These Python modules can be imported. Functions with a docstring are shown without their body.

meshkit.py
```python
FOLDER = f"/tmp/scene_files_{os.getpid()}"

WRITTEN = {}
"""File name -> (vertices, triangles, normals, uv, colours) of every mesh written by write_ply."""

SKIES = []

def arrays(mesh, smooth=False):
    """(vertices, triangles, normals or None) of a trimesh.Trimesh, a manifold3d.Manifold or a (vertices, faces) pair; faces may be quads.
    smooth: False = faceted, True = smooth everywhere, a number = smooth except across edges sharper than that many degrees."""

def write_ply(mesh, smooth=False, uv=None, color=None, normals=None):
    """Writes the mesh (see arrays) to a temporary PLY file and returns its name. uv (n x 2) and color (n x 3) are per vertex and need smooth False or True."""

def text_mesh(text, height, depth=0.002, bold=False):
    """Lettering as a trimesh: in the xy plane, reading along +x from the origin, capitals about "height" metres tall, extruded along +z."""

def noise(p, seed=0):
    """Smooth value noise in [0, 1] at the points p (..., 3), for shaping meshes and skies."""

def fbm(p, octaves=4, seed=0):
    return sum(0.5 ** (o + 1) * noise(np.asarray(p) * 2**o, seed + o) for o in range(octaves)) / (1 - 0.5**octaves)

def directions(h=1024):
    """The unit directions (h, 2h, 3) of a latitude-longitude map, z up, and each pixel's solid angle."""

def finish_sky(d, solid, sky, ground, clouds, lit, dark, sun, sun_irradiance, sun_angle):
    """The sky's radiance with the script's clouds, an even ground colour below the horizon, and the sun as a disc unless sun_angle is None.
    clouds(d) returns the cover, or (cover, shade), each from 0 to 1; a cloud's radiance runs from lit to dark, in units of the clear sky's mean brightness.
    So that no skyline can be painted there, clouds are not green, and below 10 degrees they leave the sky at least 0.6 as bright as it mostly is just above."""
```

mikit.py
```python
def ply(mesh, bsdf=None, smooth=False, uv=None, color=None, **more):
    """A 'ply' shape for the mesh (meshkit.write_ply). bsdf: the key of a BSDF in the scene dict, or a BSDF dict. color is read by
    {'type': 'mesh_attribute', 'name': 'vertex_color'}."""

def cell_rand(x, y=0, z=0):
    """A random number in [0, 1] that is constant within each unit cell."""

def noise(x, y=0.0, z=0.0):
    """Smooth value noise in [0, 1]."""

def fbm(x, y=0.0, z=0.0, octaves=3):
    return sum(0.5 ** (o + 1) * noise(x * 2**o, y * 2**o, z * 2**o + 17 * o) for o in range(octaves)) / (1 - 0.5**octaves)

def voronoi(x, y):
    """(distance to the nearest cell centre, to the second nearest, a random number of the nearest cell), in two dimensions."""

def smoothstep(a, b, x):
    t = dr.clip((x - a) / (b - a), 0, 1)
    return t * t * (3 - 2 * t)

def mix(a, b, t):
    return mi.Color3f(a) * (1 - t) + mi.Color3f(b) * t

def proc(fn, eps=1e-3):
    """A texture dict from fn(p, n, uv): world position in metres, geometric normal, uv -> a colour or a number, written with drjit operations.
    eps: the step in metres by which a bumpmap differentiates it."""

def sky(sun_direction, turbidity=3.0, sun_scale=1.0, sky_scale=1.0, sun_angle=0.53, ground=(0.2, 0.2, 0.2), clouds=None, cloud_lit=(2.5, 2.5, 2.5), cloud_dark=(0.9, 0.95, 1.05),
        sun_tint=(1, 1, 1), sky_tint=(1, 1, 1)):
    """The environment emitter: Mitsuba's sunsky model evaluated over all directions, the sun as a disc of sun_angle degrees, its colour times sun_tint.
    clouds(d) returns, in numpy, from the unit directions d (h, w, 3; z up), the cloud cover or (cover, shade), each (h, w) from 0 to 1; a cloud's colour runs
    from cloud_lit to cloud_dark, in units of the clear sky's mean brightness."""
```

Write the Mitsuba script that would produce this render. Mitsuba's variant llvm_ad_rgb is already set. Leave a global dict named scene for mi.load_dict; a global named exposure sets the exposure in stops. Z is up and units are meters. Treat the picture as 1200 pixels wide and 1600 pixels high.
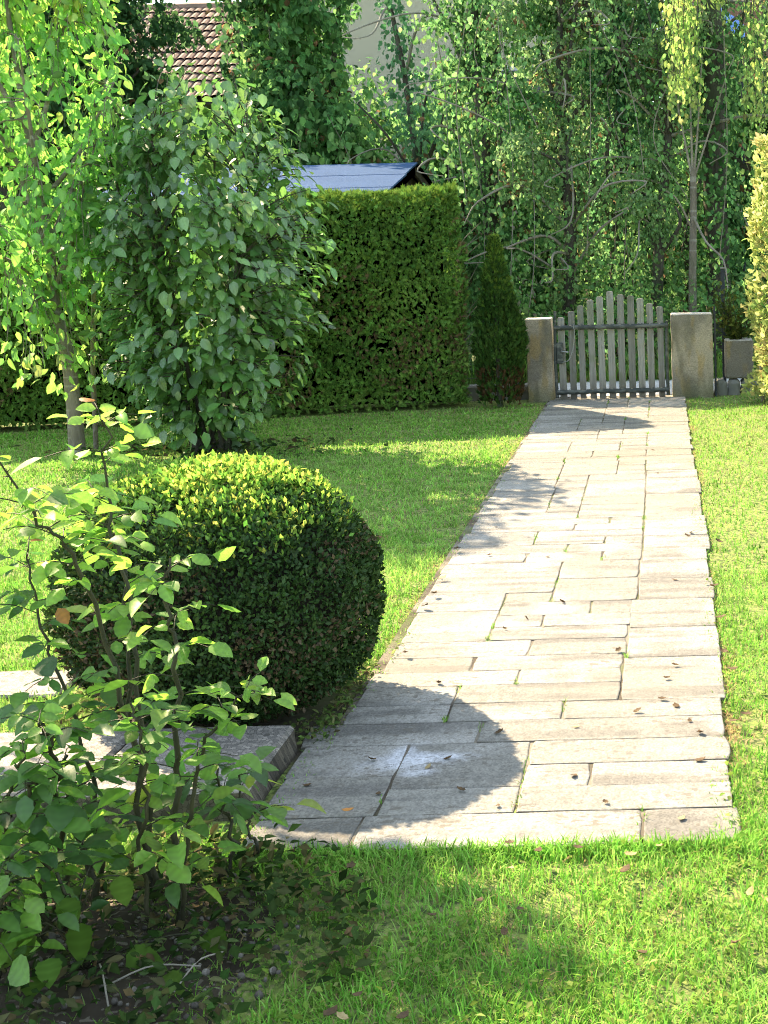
import math
import numpy as np, trimesh, mitsuba as mi, mikit, drjit as dr
from mikit import noise, fbm, voronoi, cell_rand, smoothstep, mix, proc
import meshkit
T = mi.ScalarTransform4f
scene, labels = {}, {}
R = np.random.default_rng(11)
PI = math.pi

# ------------------------------------------------------------------ camera, sky, exposure
F_PX, W_PX, H_PX = 2200.0, 1200.0, 1600.0
CX, PITCH, ROLL, EYE = 1042.574, math.radians(11.3638), math.radians(1.5), 1.6
f_ = np.array([0, math.cos(PITCH), -math.sin(PITCH)])
u0, r0 = np.array([0, math.sin(PITCH), math.cos(PITCH)]), np.array([1.0, 0, 0])
up = u0 * math.cos(ROLL) + r0 * math.sin(ROLL)
scene['camera'] = {
    'type': 'perspective', 'fov_axis': 'x', 'fov': 2 * math.degrees(math.atan(W_PX / 2 / F_PX)),
    'principal_point_offset_x': -(CX - W_PX / 2) / W_PX, 'principal_point_offset_y': 0.0,
    'near_clip': 0.05, 'far_clip': 2000.0,
    'to_world': T().look_at(origin=[0, 0, EYE], target=[0, float(f_[1]), EYE + float(f_[2])], up=[float(x) for x in up])}
COT = 1.27
SUN = np.array([-0.69, 0.72, 1 / COT])
def veil(d):
    q = d / np.maximum(d[..., 2:3], .08)
    return np.clip(.07 + .9 * (meshkit.fbm(np.stack([q[..., 0] * .8, q[..., 1] * .8, q[..., 0] * 0], -1), 4, 2) - .3), .1, .95)
scene['sky'] = mikit.sky(SUN, turbidity=3, sun_scale=1.0, sun_tint=(1.0, 0.985, 0.93), sky_tint=(1.10, 1.0, .84), clouds=veil)
exposure = 3.68

# ------------------------------------------------------------------ helpers
def rgb(*c): return {'type': 'rgb', 'value': [float(x) for x in c]}

def key_for(name):
    if name not in used: used[name] = 0; return name
    used[name] += 1
    return '%s_%03d' % (name, used[name])
used = {}

def thing(name, label, cat, group=None):
    k = key_for(name); labels[k] = {'label': label, 'category': cat}
    if group: labels[k]['group'] = group
    return k

def obj(name, mesh, bsdf, parent=None, smooth=False, uv=None, color=None, to_world=None, kind=None, label=None):
    k = key_for((parent + '__' if parent else '') + name)
    scene[k] = mikit.ply(mesh, bsdf, smooth=smooth, uv=uv, color=color)
    if to_world is not None: scene[k]['to_world'] = to_world
    if kind or label:
        labels[k] = {}
        if kind: labels[k]['kind'] = kind
        if label: labels[k]['label'] = label
    return k

def tag(k, label, cat, group=None):
    labels.setdefault(k, {}).update({'label': label, 'category': cat})
    if group: labels[k]['group'] = group

def nrm(v):
    v = np.asarray(v, float)
    return v / np.maximum(np.linalg.norm(v, axis=-1, keepdims=True), 1e-9)

def cat_mesh(ms):
    V, Fc, n = [], [], 0
    for v, f in ms:
        V.append(v); Fc.append(np.asarray(f) + n); n += len(v)
    return np.vstack(V), np.vstack(Fc)

def tube(pts, rad, n=8, wob=0.0, caps=True):
    pts = np.asarray(pts, float); m = len(pts)
    rad = np.broadcast_to(np.asarray(rad, float), (m,))
    tg = nrm(np.gradient(pts, axis=0))
    ref = np.array([0.31, 0.95, 0.05]) if abs(tg[0, 1]) < .9 else np.array([1.0, 0, 0.1])
    V = []
    for i in range(m):
        a = nrm(np.cross(tg[i], ref)); b = np.cross(tg[i], a)
        th = np.arange(n) / n * 2 * PI
        rr = rad[i] * (1 + wob * (R.random(n) - .5))
        V.append(pts[i] + rr[:, None] * (np.cos(th)[:, None] * a + np.sin(th)[:, None] * b))
    V = np.vstack(V); Fc = []
    i = np.arange(n); j = (i + 1) % n
    for k in range(m - 1):
        Fc += [np.stack([k * n + i, k * n + j, (k + 1) * n + j], 1), np.stack([k * n + i, (k + 1) * n + j, (k + 1) * n + i], 1)]
    if caps:
        V = np.vstack([V, pts[:1], pts[-1:]])
        Fc += [np.stack([j, i, i * 0 + m * n], 1), np.stack([(m - 1) * n + i, (m - 1) * n + j, i * 0 + m * n + 1], 1)]
    return V, np.vstack(Fc)

def curve(pts, n):
    """a smooth polyline (Catmull-Rom) through pts"""
    P = np.asarray(pts, float); P = np.vstack([2 * P[0] - P[1], P, 2 * P[-1] - P[-2]])
    out = []
    m = len(P) - 3
    for t in np.linspace(0, m - 1e-6, n):
        k = int(t); s = t - k; a, b, c, d = P[k:k + 4]
        out.append(.5 * (2 * b + (c - a) * s + (2 * a - 5 * b + 4 * c - d) * s * s + (3 * b - a - 3 * c + d) * s ** 3))
    return np.array(out)

def box(x0, x1, y0, y1, z0, z1, c=0.006):
    """box with chamfered edges"""
    c = min(c, (x1 - x0) / 3, (y1 - y0) / 3, (z1 - z0) / 3)
    P = []
    for x, sx in ((x0, 1), (x1, -1)):
        for y, sy in ((y0, 1), (y1, -1)):
            for z, sz in ((z0, 1), (z1, -1)):
                P += [(x, y + sy * c, z + sz * c), (x + sx * c, y, z + sz * c), (x + sx * c, y + sy * c, z)]
    h = trimesh.convex.convex_hull(np.array(P))
    return np.array(h.vertices), np.array(h.faces)

def prism_y(poly, y0, y1):
    """poly: (x, z) list, extruded along y"""
    import shapely
    m = trimesh.creation.extrude_polygon(shapely.Polygon(poly), y1 - y0, engine='earcut')
    v = np.array(m.vertices); v = np.stack([v[:, 0], y1 - v[:, 2], v[:, 1]], 1)
    return v, np.array(m.faces)

def roughen(mesh, edge, amp, freq=6, seed=0):
    """subdivide to edge length and push vertices about with noise, for cast and hewn things"""
    v, f = mesh
    m = trimesh.Trimesh(v, f, process=True)
    v, f = trimesh.remesh.subdivide_to_size(m.vertices, m.faces, edge, max_iter=14)
    m = trimesh.Trimesh(v, f, process=True); m.merge_vertices()
    n = meshkit.fbm(m.vertices * freq + 31.7 * seed, 3, seed) - .5
    n2 = meshkit.fbm(m.vertices * freq * 4 + 11.7 * seed, 2, seed + 9) - .5
    return np.array(m.vertices + m.vertex_normals * ((n * 1.4 + n2 * .6) * amp)[:, None]), np.array(m.faces)

# ------------------------------------------------------------------ leaves
def leaf_tpl(width=.55, rows=3, fold=.06, droop=.15, tipbias=.42, serr=0.0):
    """a leaf of length 1 along +y, face up +z; base at the origin"""
    ts = np.linspace(0, 1, rows + 2)[1:-1]
    V, Fc = [(0, 0, 0)], []
    for k, t in enumerate(ts):
        a = t / tipbias if t < tipbias else (1 - t) / (1 - tipbias)
        w = .5 * width * (1 - (1 - a) ** 2.2)
        if serr: w *= 1 + (serr if k % 2 else -serr)
        z = -droop * t * t
        V += [(-w, t - .03 * (serr > 0) * (k % 2), z + fold * w / width * 2), (0, t, z), (w, t - .03 * (serr > 0) * (k % 2), z + fold * w / width * 2)]
    V.append((0, 1, -droop)); n = len(V) - 1
    Fc += [(0, 2, 1), (0, 3, 2)]
    for k in range(rows - 1):
        a, b = 1 + 3 * k, 4 + 3 * k
        Fc += [(a, a + 1, b + 1), (a, b + 1, b), (a + 1, a + 2, b + 2), (a + 1, b + 2, b + 1)]
    a = 1 + 3 * (rows - 1)
    Fc += [(a, a + 1, n), (a + 1, a + 2, n)]
    return np.array(V, float), np.array(Fc)

DIAMOND = (np.array([(0, 0, 0), (-.28, .45, .05), (.28, .45, .05), (0, 1, -.1)], float), np.array([(0, 2, 1), (1, 2, 3)]))
OVAL1 = leaf_tpl(.6, 1, .1, .15)
OVAL3 = leaf_tpl(.62, 3, .06, .18)
OVATE = leaf_tpl(.66, 3, .07, .25, .36)
LONG3 = leaf_tpl(.45, 3, .06, .25, .4)
HEART = leaf_tpl(.9, 2, .06, .2, .33)
SPRAY = (np.array([(0, 0, 0), (-.16, .35, .02), (.16, .35, .02), (-.22, .8, 0), (0, 1.05, -.06), (.22, .8, 0), (-.05, .6, 0), (.05, .6, 0)], float),
         np.array([(0, 2, 1), (1, 2, 6), (1, 6, 3), (2, 7, 6), (2, 5, 7), (6, 7, 4)]))

def frames(pos, d, nrml, size):
    """leaf matrices: y along d, z near nrml"""
    pos, d, nrml = np.asarray(pos, float), nrm(d), np.asarray(nrml, float)
    x = nrm(np.cross(d, nrml)); z = np.cross(x, d)
    s = np.broadcast_to(np.asarray(size, float), (len(pos),))[:, None]
    M = np.zeros((len(pos), 4, 4)); M[:, 3, 3] = 1
    M[:, :3, 0], M[:, :3, 1], M[:, :3, 2], M[:, :3, 3] = x * s, d * s, z * s, pos
    return M

def vein(tv):
    """the midrib of a leaf is paler than its margin"""
    return (1.16 - .3 * np.abs(tv[:, 0]) / max(np.abs(tv[:, 0]).max(), 1e-6)) * (1 + .08 * np.cos(PI * np.round(tv[:, 1] * 8)))

def cloud(tpls, M, col):
    """all leaves as one (V, F, C)"""
    if not isinstance(tpls, list): tpls = [tpls]
    V, Fc, C, n = [], [], [], 0
    for i, (tv, tf) in enumerate(tpls):
        m, c = M[i::len(tpls)], col[i::len(tpls)]
        if not len(m): continue
        v = np.einsum('kij,nj->kni', m[:, :3, :3], tv) + m[:, None, :3, 3]
        V.append(v.reshape(-1, 3)); C.append((c[:, None, :] * vein(tv)[None, :, None]).reshape(-1, 3))
        Fc.append((tf[None] + (np.arange(len(m)) * len(tv))[:, None, None]).reshape(-1, 3) + n); n += len(m) * len(tv)
    return np.vstack(V), np.vstack(Fc), np.vstack(C)

def add_cloud(name, tpls, M, col, bsdf, parent=None, kind='stuff', label=None):
    v, f, c = cloud(tpls, M, col)
    return obj(name, (v, f), bsdf, parent, smooth=True, color=np.clip(c, .002, .95), kind=kind, label=label)

def palette(cols, n, pos=None, freq=1.5, seed=0, jit=.18, bias=0.0):
    """leaf colours picked among cols, in patches, with leaf-to-leaf variation"""
    cols = np.asarray(cols, float)
    t = R.random(n)
    if pos is not None: t = np.clip(.55 * t + .9 * (meshkit.fbm(np.asarray(pos) * freq, 3, seed) - .5) + .22 + bias, 0, 1)
    x = np.clip(t, 0, .9999) * (len(cols) - 1); k = x.astype(int); s = (x - k)[:, None]
    c = cols[k] * (1 - s) + cols[np.minimum(k + 1, len(cols) - 1)] * s
    return c * (1 + jit * R.standard_normal((n, 1))) * (1 + .06 * R.standard_normal((n, 3)))

shelf = {}
def leaf_group(tag_, tpl, col, bsdf):
    k = 'source_' + tag_
    if k not in scene:
        scene[k] = {'type': 'shapegroup', 'leaf': mikit.ply(tpl, bsdf, smooth=True, color=np.clip(col[None] * vein(tpl[0])[:, None], .002, .95))}
    return k

def leaves_as_parts(parent, tpls, M, col, bsdf, n_parts, score, tagname, n_tones=10, rest='foliage'):
    """the n_parts leaves with the best score are entries of their own, the others one part of kind stuff"""
    order = np.argsort(-score); top, low = order[:n_parts], order[n_parts:]
    if not isinstance(tpls, list): tpls = [tpls]
    lum = col.mean(1); bins = np.quantile(lum[top], np.linspace(0, 1, n_tones + 1)[1:-1])
    which = np.digitize(lum[top], bins)
    for t in range(n_tones):
        idx = top[which == t]
        if not len(idx): continue
        mean = col[idx].mean(0)
        for i in idx:
            q = int(i) % len(tpls)
            g = leaf_group('%s_%d_%d' % (tagname, q, t), tpls[q], mean, bsdf)
            scene[key_for(parent + '__leaf')] = {'type': 'instance', 'group': {'type': 'ref', 'id': g}, 'to_world': T(M[i])}
    if len(low): add_cloud(rest, tpls, M[low], col[low], bsdf, parent)

# ------------------------------------------------------------------ materials
VC = {'type': 'mesh_attribute', 'name': 'vertex_color'}
def leaf_bsdf(rough, trans, gloss=0.0, alpha=.3):
    thin = {'type': 'principledthin', 'base_color': VC, 'roughness': rough, 'diff_trans': trans, 'eta': 1.4}
    if not gloss: return thin
    return {'type': 'blendbsdf', 'weight': gloss, 'a': thin, 'b': {'type': 'twosided', 'bsdf': {'type': 'roughconductor', 'material': 'none', 'alpha': alpha, 'distribution': 'ggx'}}}
scene['leaf_soft'] = leaf_bsdf(.5, 1.15)
scene['leaf_waxy'] = leaf_bsdf(.5, 1.1, .05, .32)
scene['leaf_gloss'] = leaf_bsdf(.5, 1.3, .045, .26)
scene['leaf_thick'] = leaf_bsdf(.5, .4, .018, .26)
scene['leaf_shiny'] = leaf_bsdf(.5, .9, .10, .22)
scene['leaf_dull'] = leaf_bsdf(.7, .5)
scene['grass_blade'] = {'type': 'principledthin', 'base_color': VC, 'roughness': .5, 'diff_trans': .9, 'eta': 1.4}

def mat(name, fn, rough=.85, bump=None, spec=.35, eps=1e-3, metallic=0.0, two=False):
    b = {'type': 'principled', 'base_color': proc(fn), 'roughness': rough, 'specular': spec, 'metallic': metallic}
    if bump is not None: b = {'type': 'bumpmap', 'arbitrary': proc(bump[0], eps), 'scale': bump[1], 'bsdf': b}
    scene[name] = {'type': 'twosided', 'bsdf': b} if two else b

def stone_c(p, n, uv):
    tone = cell_rand(dr.floor(uv.x / 10), 3)
    g = fbm(p.x * 2.2 + tone * 40, p.y * 16, 3.1, 4)
    g2 = fbm(p.x * 3 + 9, p.y * 3 + tone * 9, 1, 3)
    c = mix((.212, .204, .18), (.275, .265, .238), tone)
    c = mix(c, (.125, .12, .11), smoothstep(.46, .74, g) * .8)
    c = mix(c, (.35, .338, .31), smoothstep(.55, .75, g2) * .6)
    w = smoothstep(.16, .03, dr.sqrt(dr.square((p.x + .80) / 1.3) + dr.square(p.y - 4.12)) + .16 * (fbm(p.x * 14, p.y * 14, 6, 3) - .4))
    c = mix(c, (.50, .51, .54), w)
    c = c * (.74 + .52 * noise(p.x * 210, p.y * 150, 3)) * (.88 + .24 * noise(p.x * 60, p.y * 45, 8))
    c = mix(c, (.21, .195, .16), smoothstep(.55, .8, fbm(p.x * 1.1, p.y * 1.1 + 5, 8, 3)) * .6)
    pit = smoothstep(.73, .80, noise(p.x * 50, p.y * 120, 5)) * smoothstep(.46, .62, fbm(p.x * 7, p.y * 16, 2, 2))
    spot = smoothstep(.82, .86, noise(p.x * 95 + 7, p.y * 95, 9))
    side = smoothstep(.9, .5, n.z)
    return mix(c, (.13, .115, .09), dr.maximum(dr.maximum(pit * .7, spot * .4), side * .75))
mat('travertine', stone_c, .8)

def agg_c(p, n, uv):
    d, e, k = voronoi(p.x * 70, p.y * 70 + p.z * 60)
    c = mix((.15, .14, .125), (.34, .31, .275), k)
    c = mix(c, (.10, .095, .085), smoothstep(.05, .0, e - d - .06))
    return c * (.75 + .5 * fbm(p.x * 3, p.y * 3, 4, 3)) * mix((1, 1, 1), (.35, .33, .28), smoothstep(.8, .4, n.z))
mat('aggregate', agg_c, .8)

def post_c(p, n, uv):
    a = fbm(p.x * 4, p.y * 4, p.z * 2.2, 4); b = fbm(p.x * 14 + 3, p.y * 14, p.z * 4, 3); s = noise(p.x * 140, p.y * 140, p.z * 140)
    c = mix((.42, .36, .275), (.24, .215, .18), smoothstep(.38, .62, a))
    c = mix(c, (.36, .26, .11), smoothstep(.5, .68, b) * .65)
    c = mix(c, (.13, .12, .085), smoothstep(.5, .72, fbm(p.x * 9, p.y * 9 + 9, p.z * 1.6, 3)) * .7)
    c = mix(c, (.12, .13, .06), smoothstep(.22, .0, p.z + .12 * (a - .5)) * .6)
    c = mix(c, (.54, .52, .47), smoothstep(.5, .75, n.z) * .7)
    return c * (.65 + .7 * s)
mat('post_concrete', post_c, .9)

def wood_c(p, n, uv):
    k = cell_rand(dr.floor(uv.x / 10), 5)
    g = fbm(p.x * 90 + k * 50, p.y * 90, p.z * 3 + k * 9, 3)
    c = mix((.20, .192, .172), (.38, .372, .345), g)
    c = mix(c, (.20, .22, .15), smoothstep(.5, .75, fbm(p.x * 6, k * 30, p.z * 5, 3)) * .7)
    c = mix(c, (.10, .085, .065), smoothstep(.3, .02, p.z) * .6)
    return c * (.75 + .5 * k)
mat('weathered_wood', wood_c, .85)

mat('gate_rail', lambda p, n, uv: mix((.055, .065, .06), (.15, .16, .145), smoothstep(.45, .75, fbm(p.x * 18, p.y * 18, p.z * 30, 3))), .55)
mat('black_steel', lambda p, n, uv: mix((.02, .025, .035), (.04, .05, .065), noise(p.x * 30, p.y * 30, p.z * 10)), .45)
mat('dark_wire', lambda p, n, uv: mix((.05, .07, .06), (.12, .13, .12), noise(p.x * 40, p.y * 40, p.z * 40)), .5)

def bark_c(p, n, uv):
    g = fbm(p.x * 40, p.y * 40, p.z * 7, 4); r = fbm(p.x * 5, p.y * 5, p.z * 28, 3)
    c = mix((.10, .085, .062), (.29, .25, .20), g)
    c = mix(c, (.36, .34, .29), smoothstep(.58, .72, r) * .6)
    return mix(c, (.10, .13, .05), smoothstep(.55, .8, fbm(p.x * 3, p.y * 3 + 7, p.z * 2, 3)) * .5)
mat('bark', bark_c, .85)
def darkbark_c(p, n, uv):
    g = fbm(p.x * 22, p.y * 22, p.z * 4, 4)
    c = mix((.03, .026, .02), (.14, .125, .10), g)
    return mix(c, (.05, .08, .035), smoothstep(.5, .8, fbm(p.x * 3, p.y * 3, p.z * 2 + 4, 3)) * .6)
mat('dark_bark', darkbark_c, .9)
mat('pale_twig', lambda p, n, uv: mix((.16, .14, .11), (.40, .36, .29), fbm(p.x * 9, p.y * 9, p.z * 9, 3)), .85)
mat('rose_cane', lambda p, n, uv: mix((.018, .02, .012), (.065, .06, .03), fbm(p.x * 40, p.y * 40, p.z * 20, 3)), .6)

def soil_c(p, n, uv):
    a = fbm(p.x * 5, p.y * 5, 1, 4); b = noise(p.x * 90, p.y * 90)
    c = mix((.022, .017, .012), (.07, .055, .038), a)
    return mix(c, (.18, .155, .12), smoothstep(.74, .86, b) * .8)
mat('soil', soil_c, .95)
def lawn_c(p, n, uv):
    a = fbm(p.x * 1.4, p.y * 1.4, 1, 4); b = fbm(p.x * 70, p.y * 70, 2, 3)
    c = mix((.06, .085, .025), (.20, .27, .06), smoothstep(.25, .75, b)); c = mix(c, (.34, .28, .15), smoothstep(.62, .75, noise(p.x * 130, p.y * 90, 4)) * .35)
    c = mix(c, mix((.035, .03, .02), (.13, .11, .075), fbm(p.x * 45, p.y * 45, 3, 3)), smoothstep(.66, .5, dr.sqrt(dr.square(p.x + 1.45) + dr.square(p.y - 4.66)) + .12 * (fbm(p.x * 8, p.y * 8, 7, 3) - .5)))  # bare soil round the bush, darkened to stand in for the shade there
    return mix(c, (.13, .17, .05), smoothstep(.52, .72, a) * .5)
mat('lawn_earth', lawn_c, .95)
def far_c(p, n, uv):
    return mix((.05, .08, .025), (.09, .11, .04), fbm(p.x * .4, p.y * .4, 1, 4))
mat('far_ground', far_c, .95)
def road_c(p, n, uv):
    d, e, k = voronoi(p.x * 60, p.y * 60)
    return mix((.42, .42, .42), (.60, .60, .59), k) * (.8 + .35 * fbm(p.x * 2, p.y * 2, 1, 3))
mat('road_gravel', road_c, .9)
mat('joint_sand', lambda p, n, uv: mix(mix(mix((.05, .042, .03), (.24, .215, .17), smoothstep(.35, .62, fbm(p.x * 5, p.y * 5, 8, 3))), (.12, .10, .075), noise(p.x * 160, p.y * 160) * .6), (.08, .10, .03), smoothstep(.55, .72, fbm(p.x * 4, p.y * 4, 5, 3)) * .7), .95)
mat('plaster', lambda p, n, uv: mix((.52, .47, .33), (.62, .56, .40), fbm(p.x * 1.2, p.y * 1.2, p.z * .6, 4)), .9)
mat('brick_red', lambda p, n, uv: mix((.26, .13, .085), (.36, .20, .13), fbm(p.x * 3, p.y * 3, p.z * 8, 3)), .9)
mat('roof_tile', lambda p, n, uv: mix(mix((.17, .105, .08), (.27, .185, .14), cell_rand(dr.floor(uv.x / 10), 2)), (.10, .095, .075), smoothstep(.45, .7, fbm(p.x * 2, p.y * 3, p.z * 2, 3)) * .7), .8)
mat('dark_timber', lambda p, n, uv: mix((.035, .03, .025), (.10, .085, .065), fbm(p.x * 30, p.y * 30, p.z * 2, 3)), .85)
mat('felt', lambda p, n, uv: mix((.036, .075, .16), (.055, .105, .21), fbm(p.x * 1.5, p.y * 2, p.z * 2, 4)) * (.85 + .3 * noise(p.x * 90, p.y * 90)), .95, spec=.12)
mat('blue_sheet', lambda p, n, uv: mix((.10, .24, .62), (.16, .32, .72), fbm(p.x * 3, p.y * 3, p.z * 3, 3)), .5)
mat('twig_core', lambda p, n, uv: mix((.012, .011, .007), (.035, .03, .02), fbm(p.x * 8, p.y * 8, p.z * 8, 3)), .95)
mat('pebble', lambda p, n, uv: mix((.07, .06, .05), (.24, .215, .185), cell_rand(dr.floor(p.x * 28), dr.floor(p.y * 28))), .8)
mat('stone_grey', lambda p, n, uv: mix((.16, .165, .15), (.34, .33, .29), fbm(p.x * 9, p.y * 9, p.z * 9, 4)), .9)
mat('glass_dark', lambda p, n, uv: mi.Color3f(.03, .035, .04), .12, spec=.6)
mat('white_frame', lambda p, n, uv: mix((.6, .6, .57), (.7, .7, .67), noise(p.x * 4, p.y * 4, p.z * 4)), .6)
mat('iron_silver', lambda p, n, uv: mix((.30, .31, .30), (.45, .46, .45), noise(p.x * 60, p.y * 60, p.z * 60)), .45, metallic=.5)

#@@SETTING
# ------------------------------------------------------------------ ground, road
def sheet(xs, ys, z, amp=0.0, freq=1.0, seed=0):
    X, Y = np.meshgrid(xs, ys); P = np.stack([X, Y, X * 0], -1).reshape(-1, 3)
    P[:, 2] = z + amp * (meshkit.fbm(P * freq + 5, 3, seed) - .5)
    nx = len(xs); a = (np.arange(len(ys) - 1)[:, None] * nx + np.arange(nx - 1)[None]).ravel()
    return P, np.vstack([np.stack([a, a + 1, a + nx + 1], 1), np.stack([a, a + nx + 1, a + nx], 1)])

obj('ground', sheet(np.linspace(-300, 300, 41), np.linspace(-100, 500, 41), -.05), 'far_ground', kind='structure')
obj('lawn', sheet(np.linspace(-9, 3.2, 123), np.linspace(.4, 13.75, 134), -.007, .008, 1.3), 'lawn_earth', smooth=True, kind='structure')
obj('road', sheet(np.linspace(-14, 8, 60), np.linspace(13.95, 15.5, 10), -.012, .012, 1.0), 'road_gravel', smooth=True, kind='structure')

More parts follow.
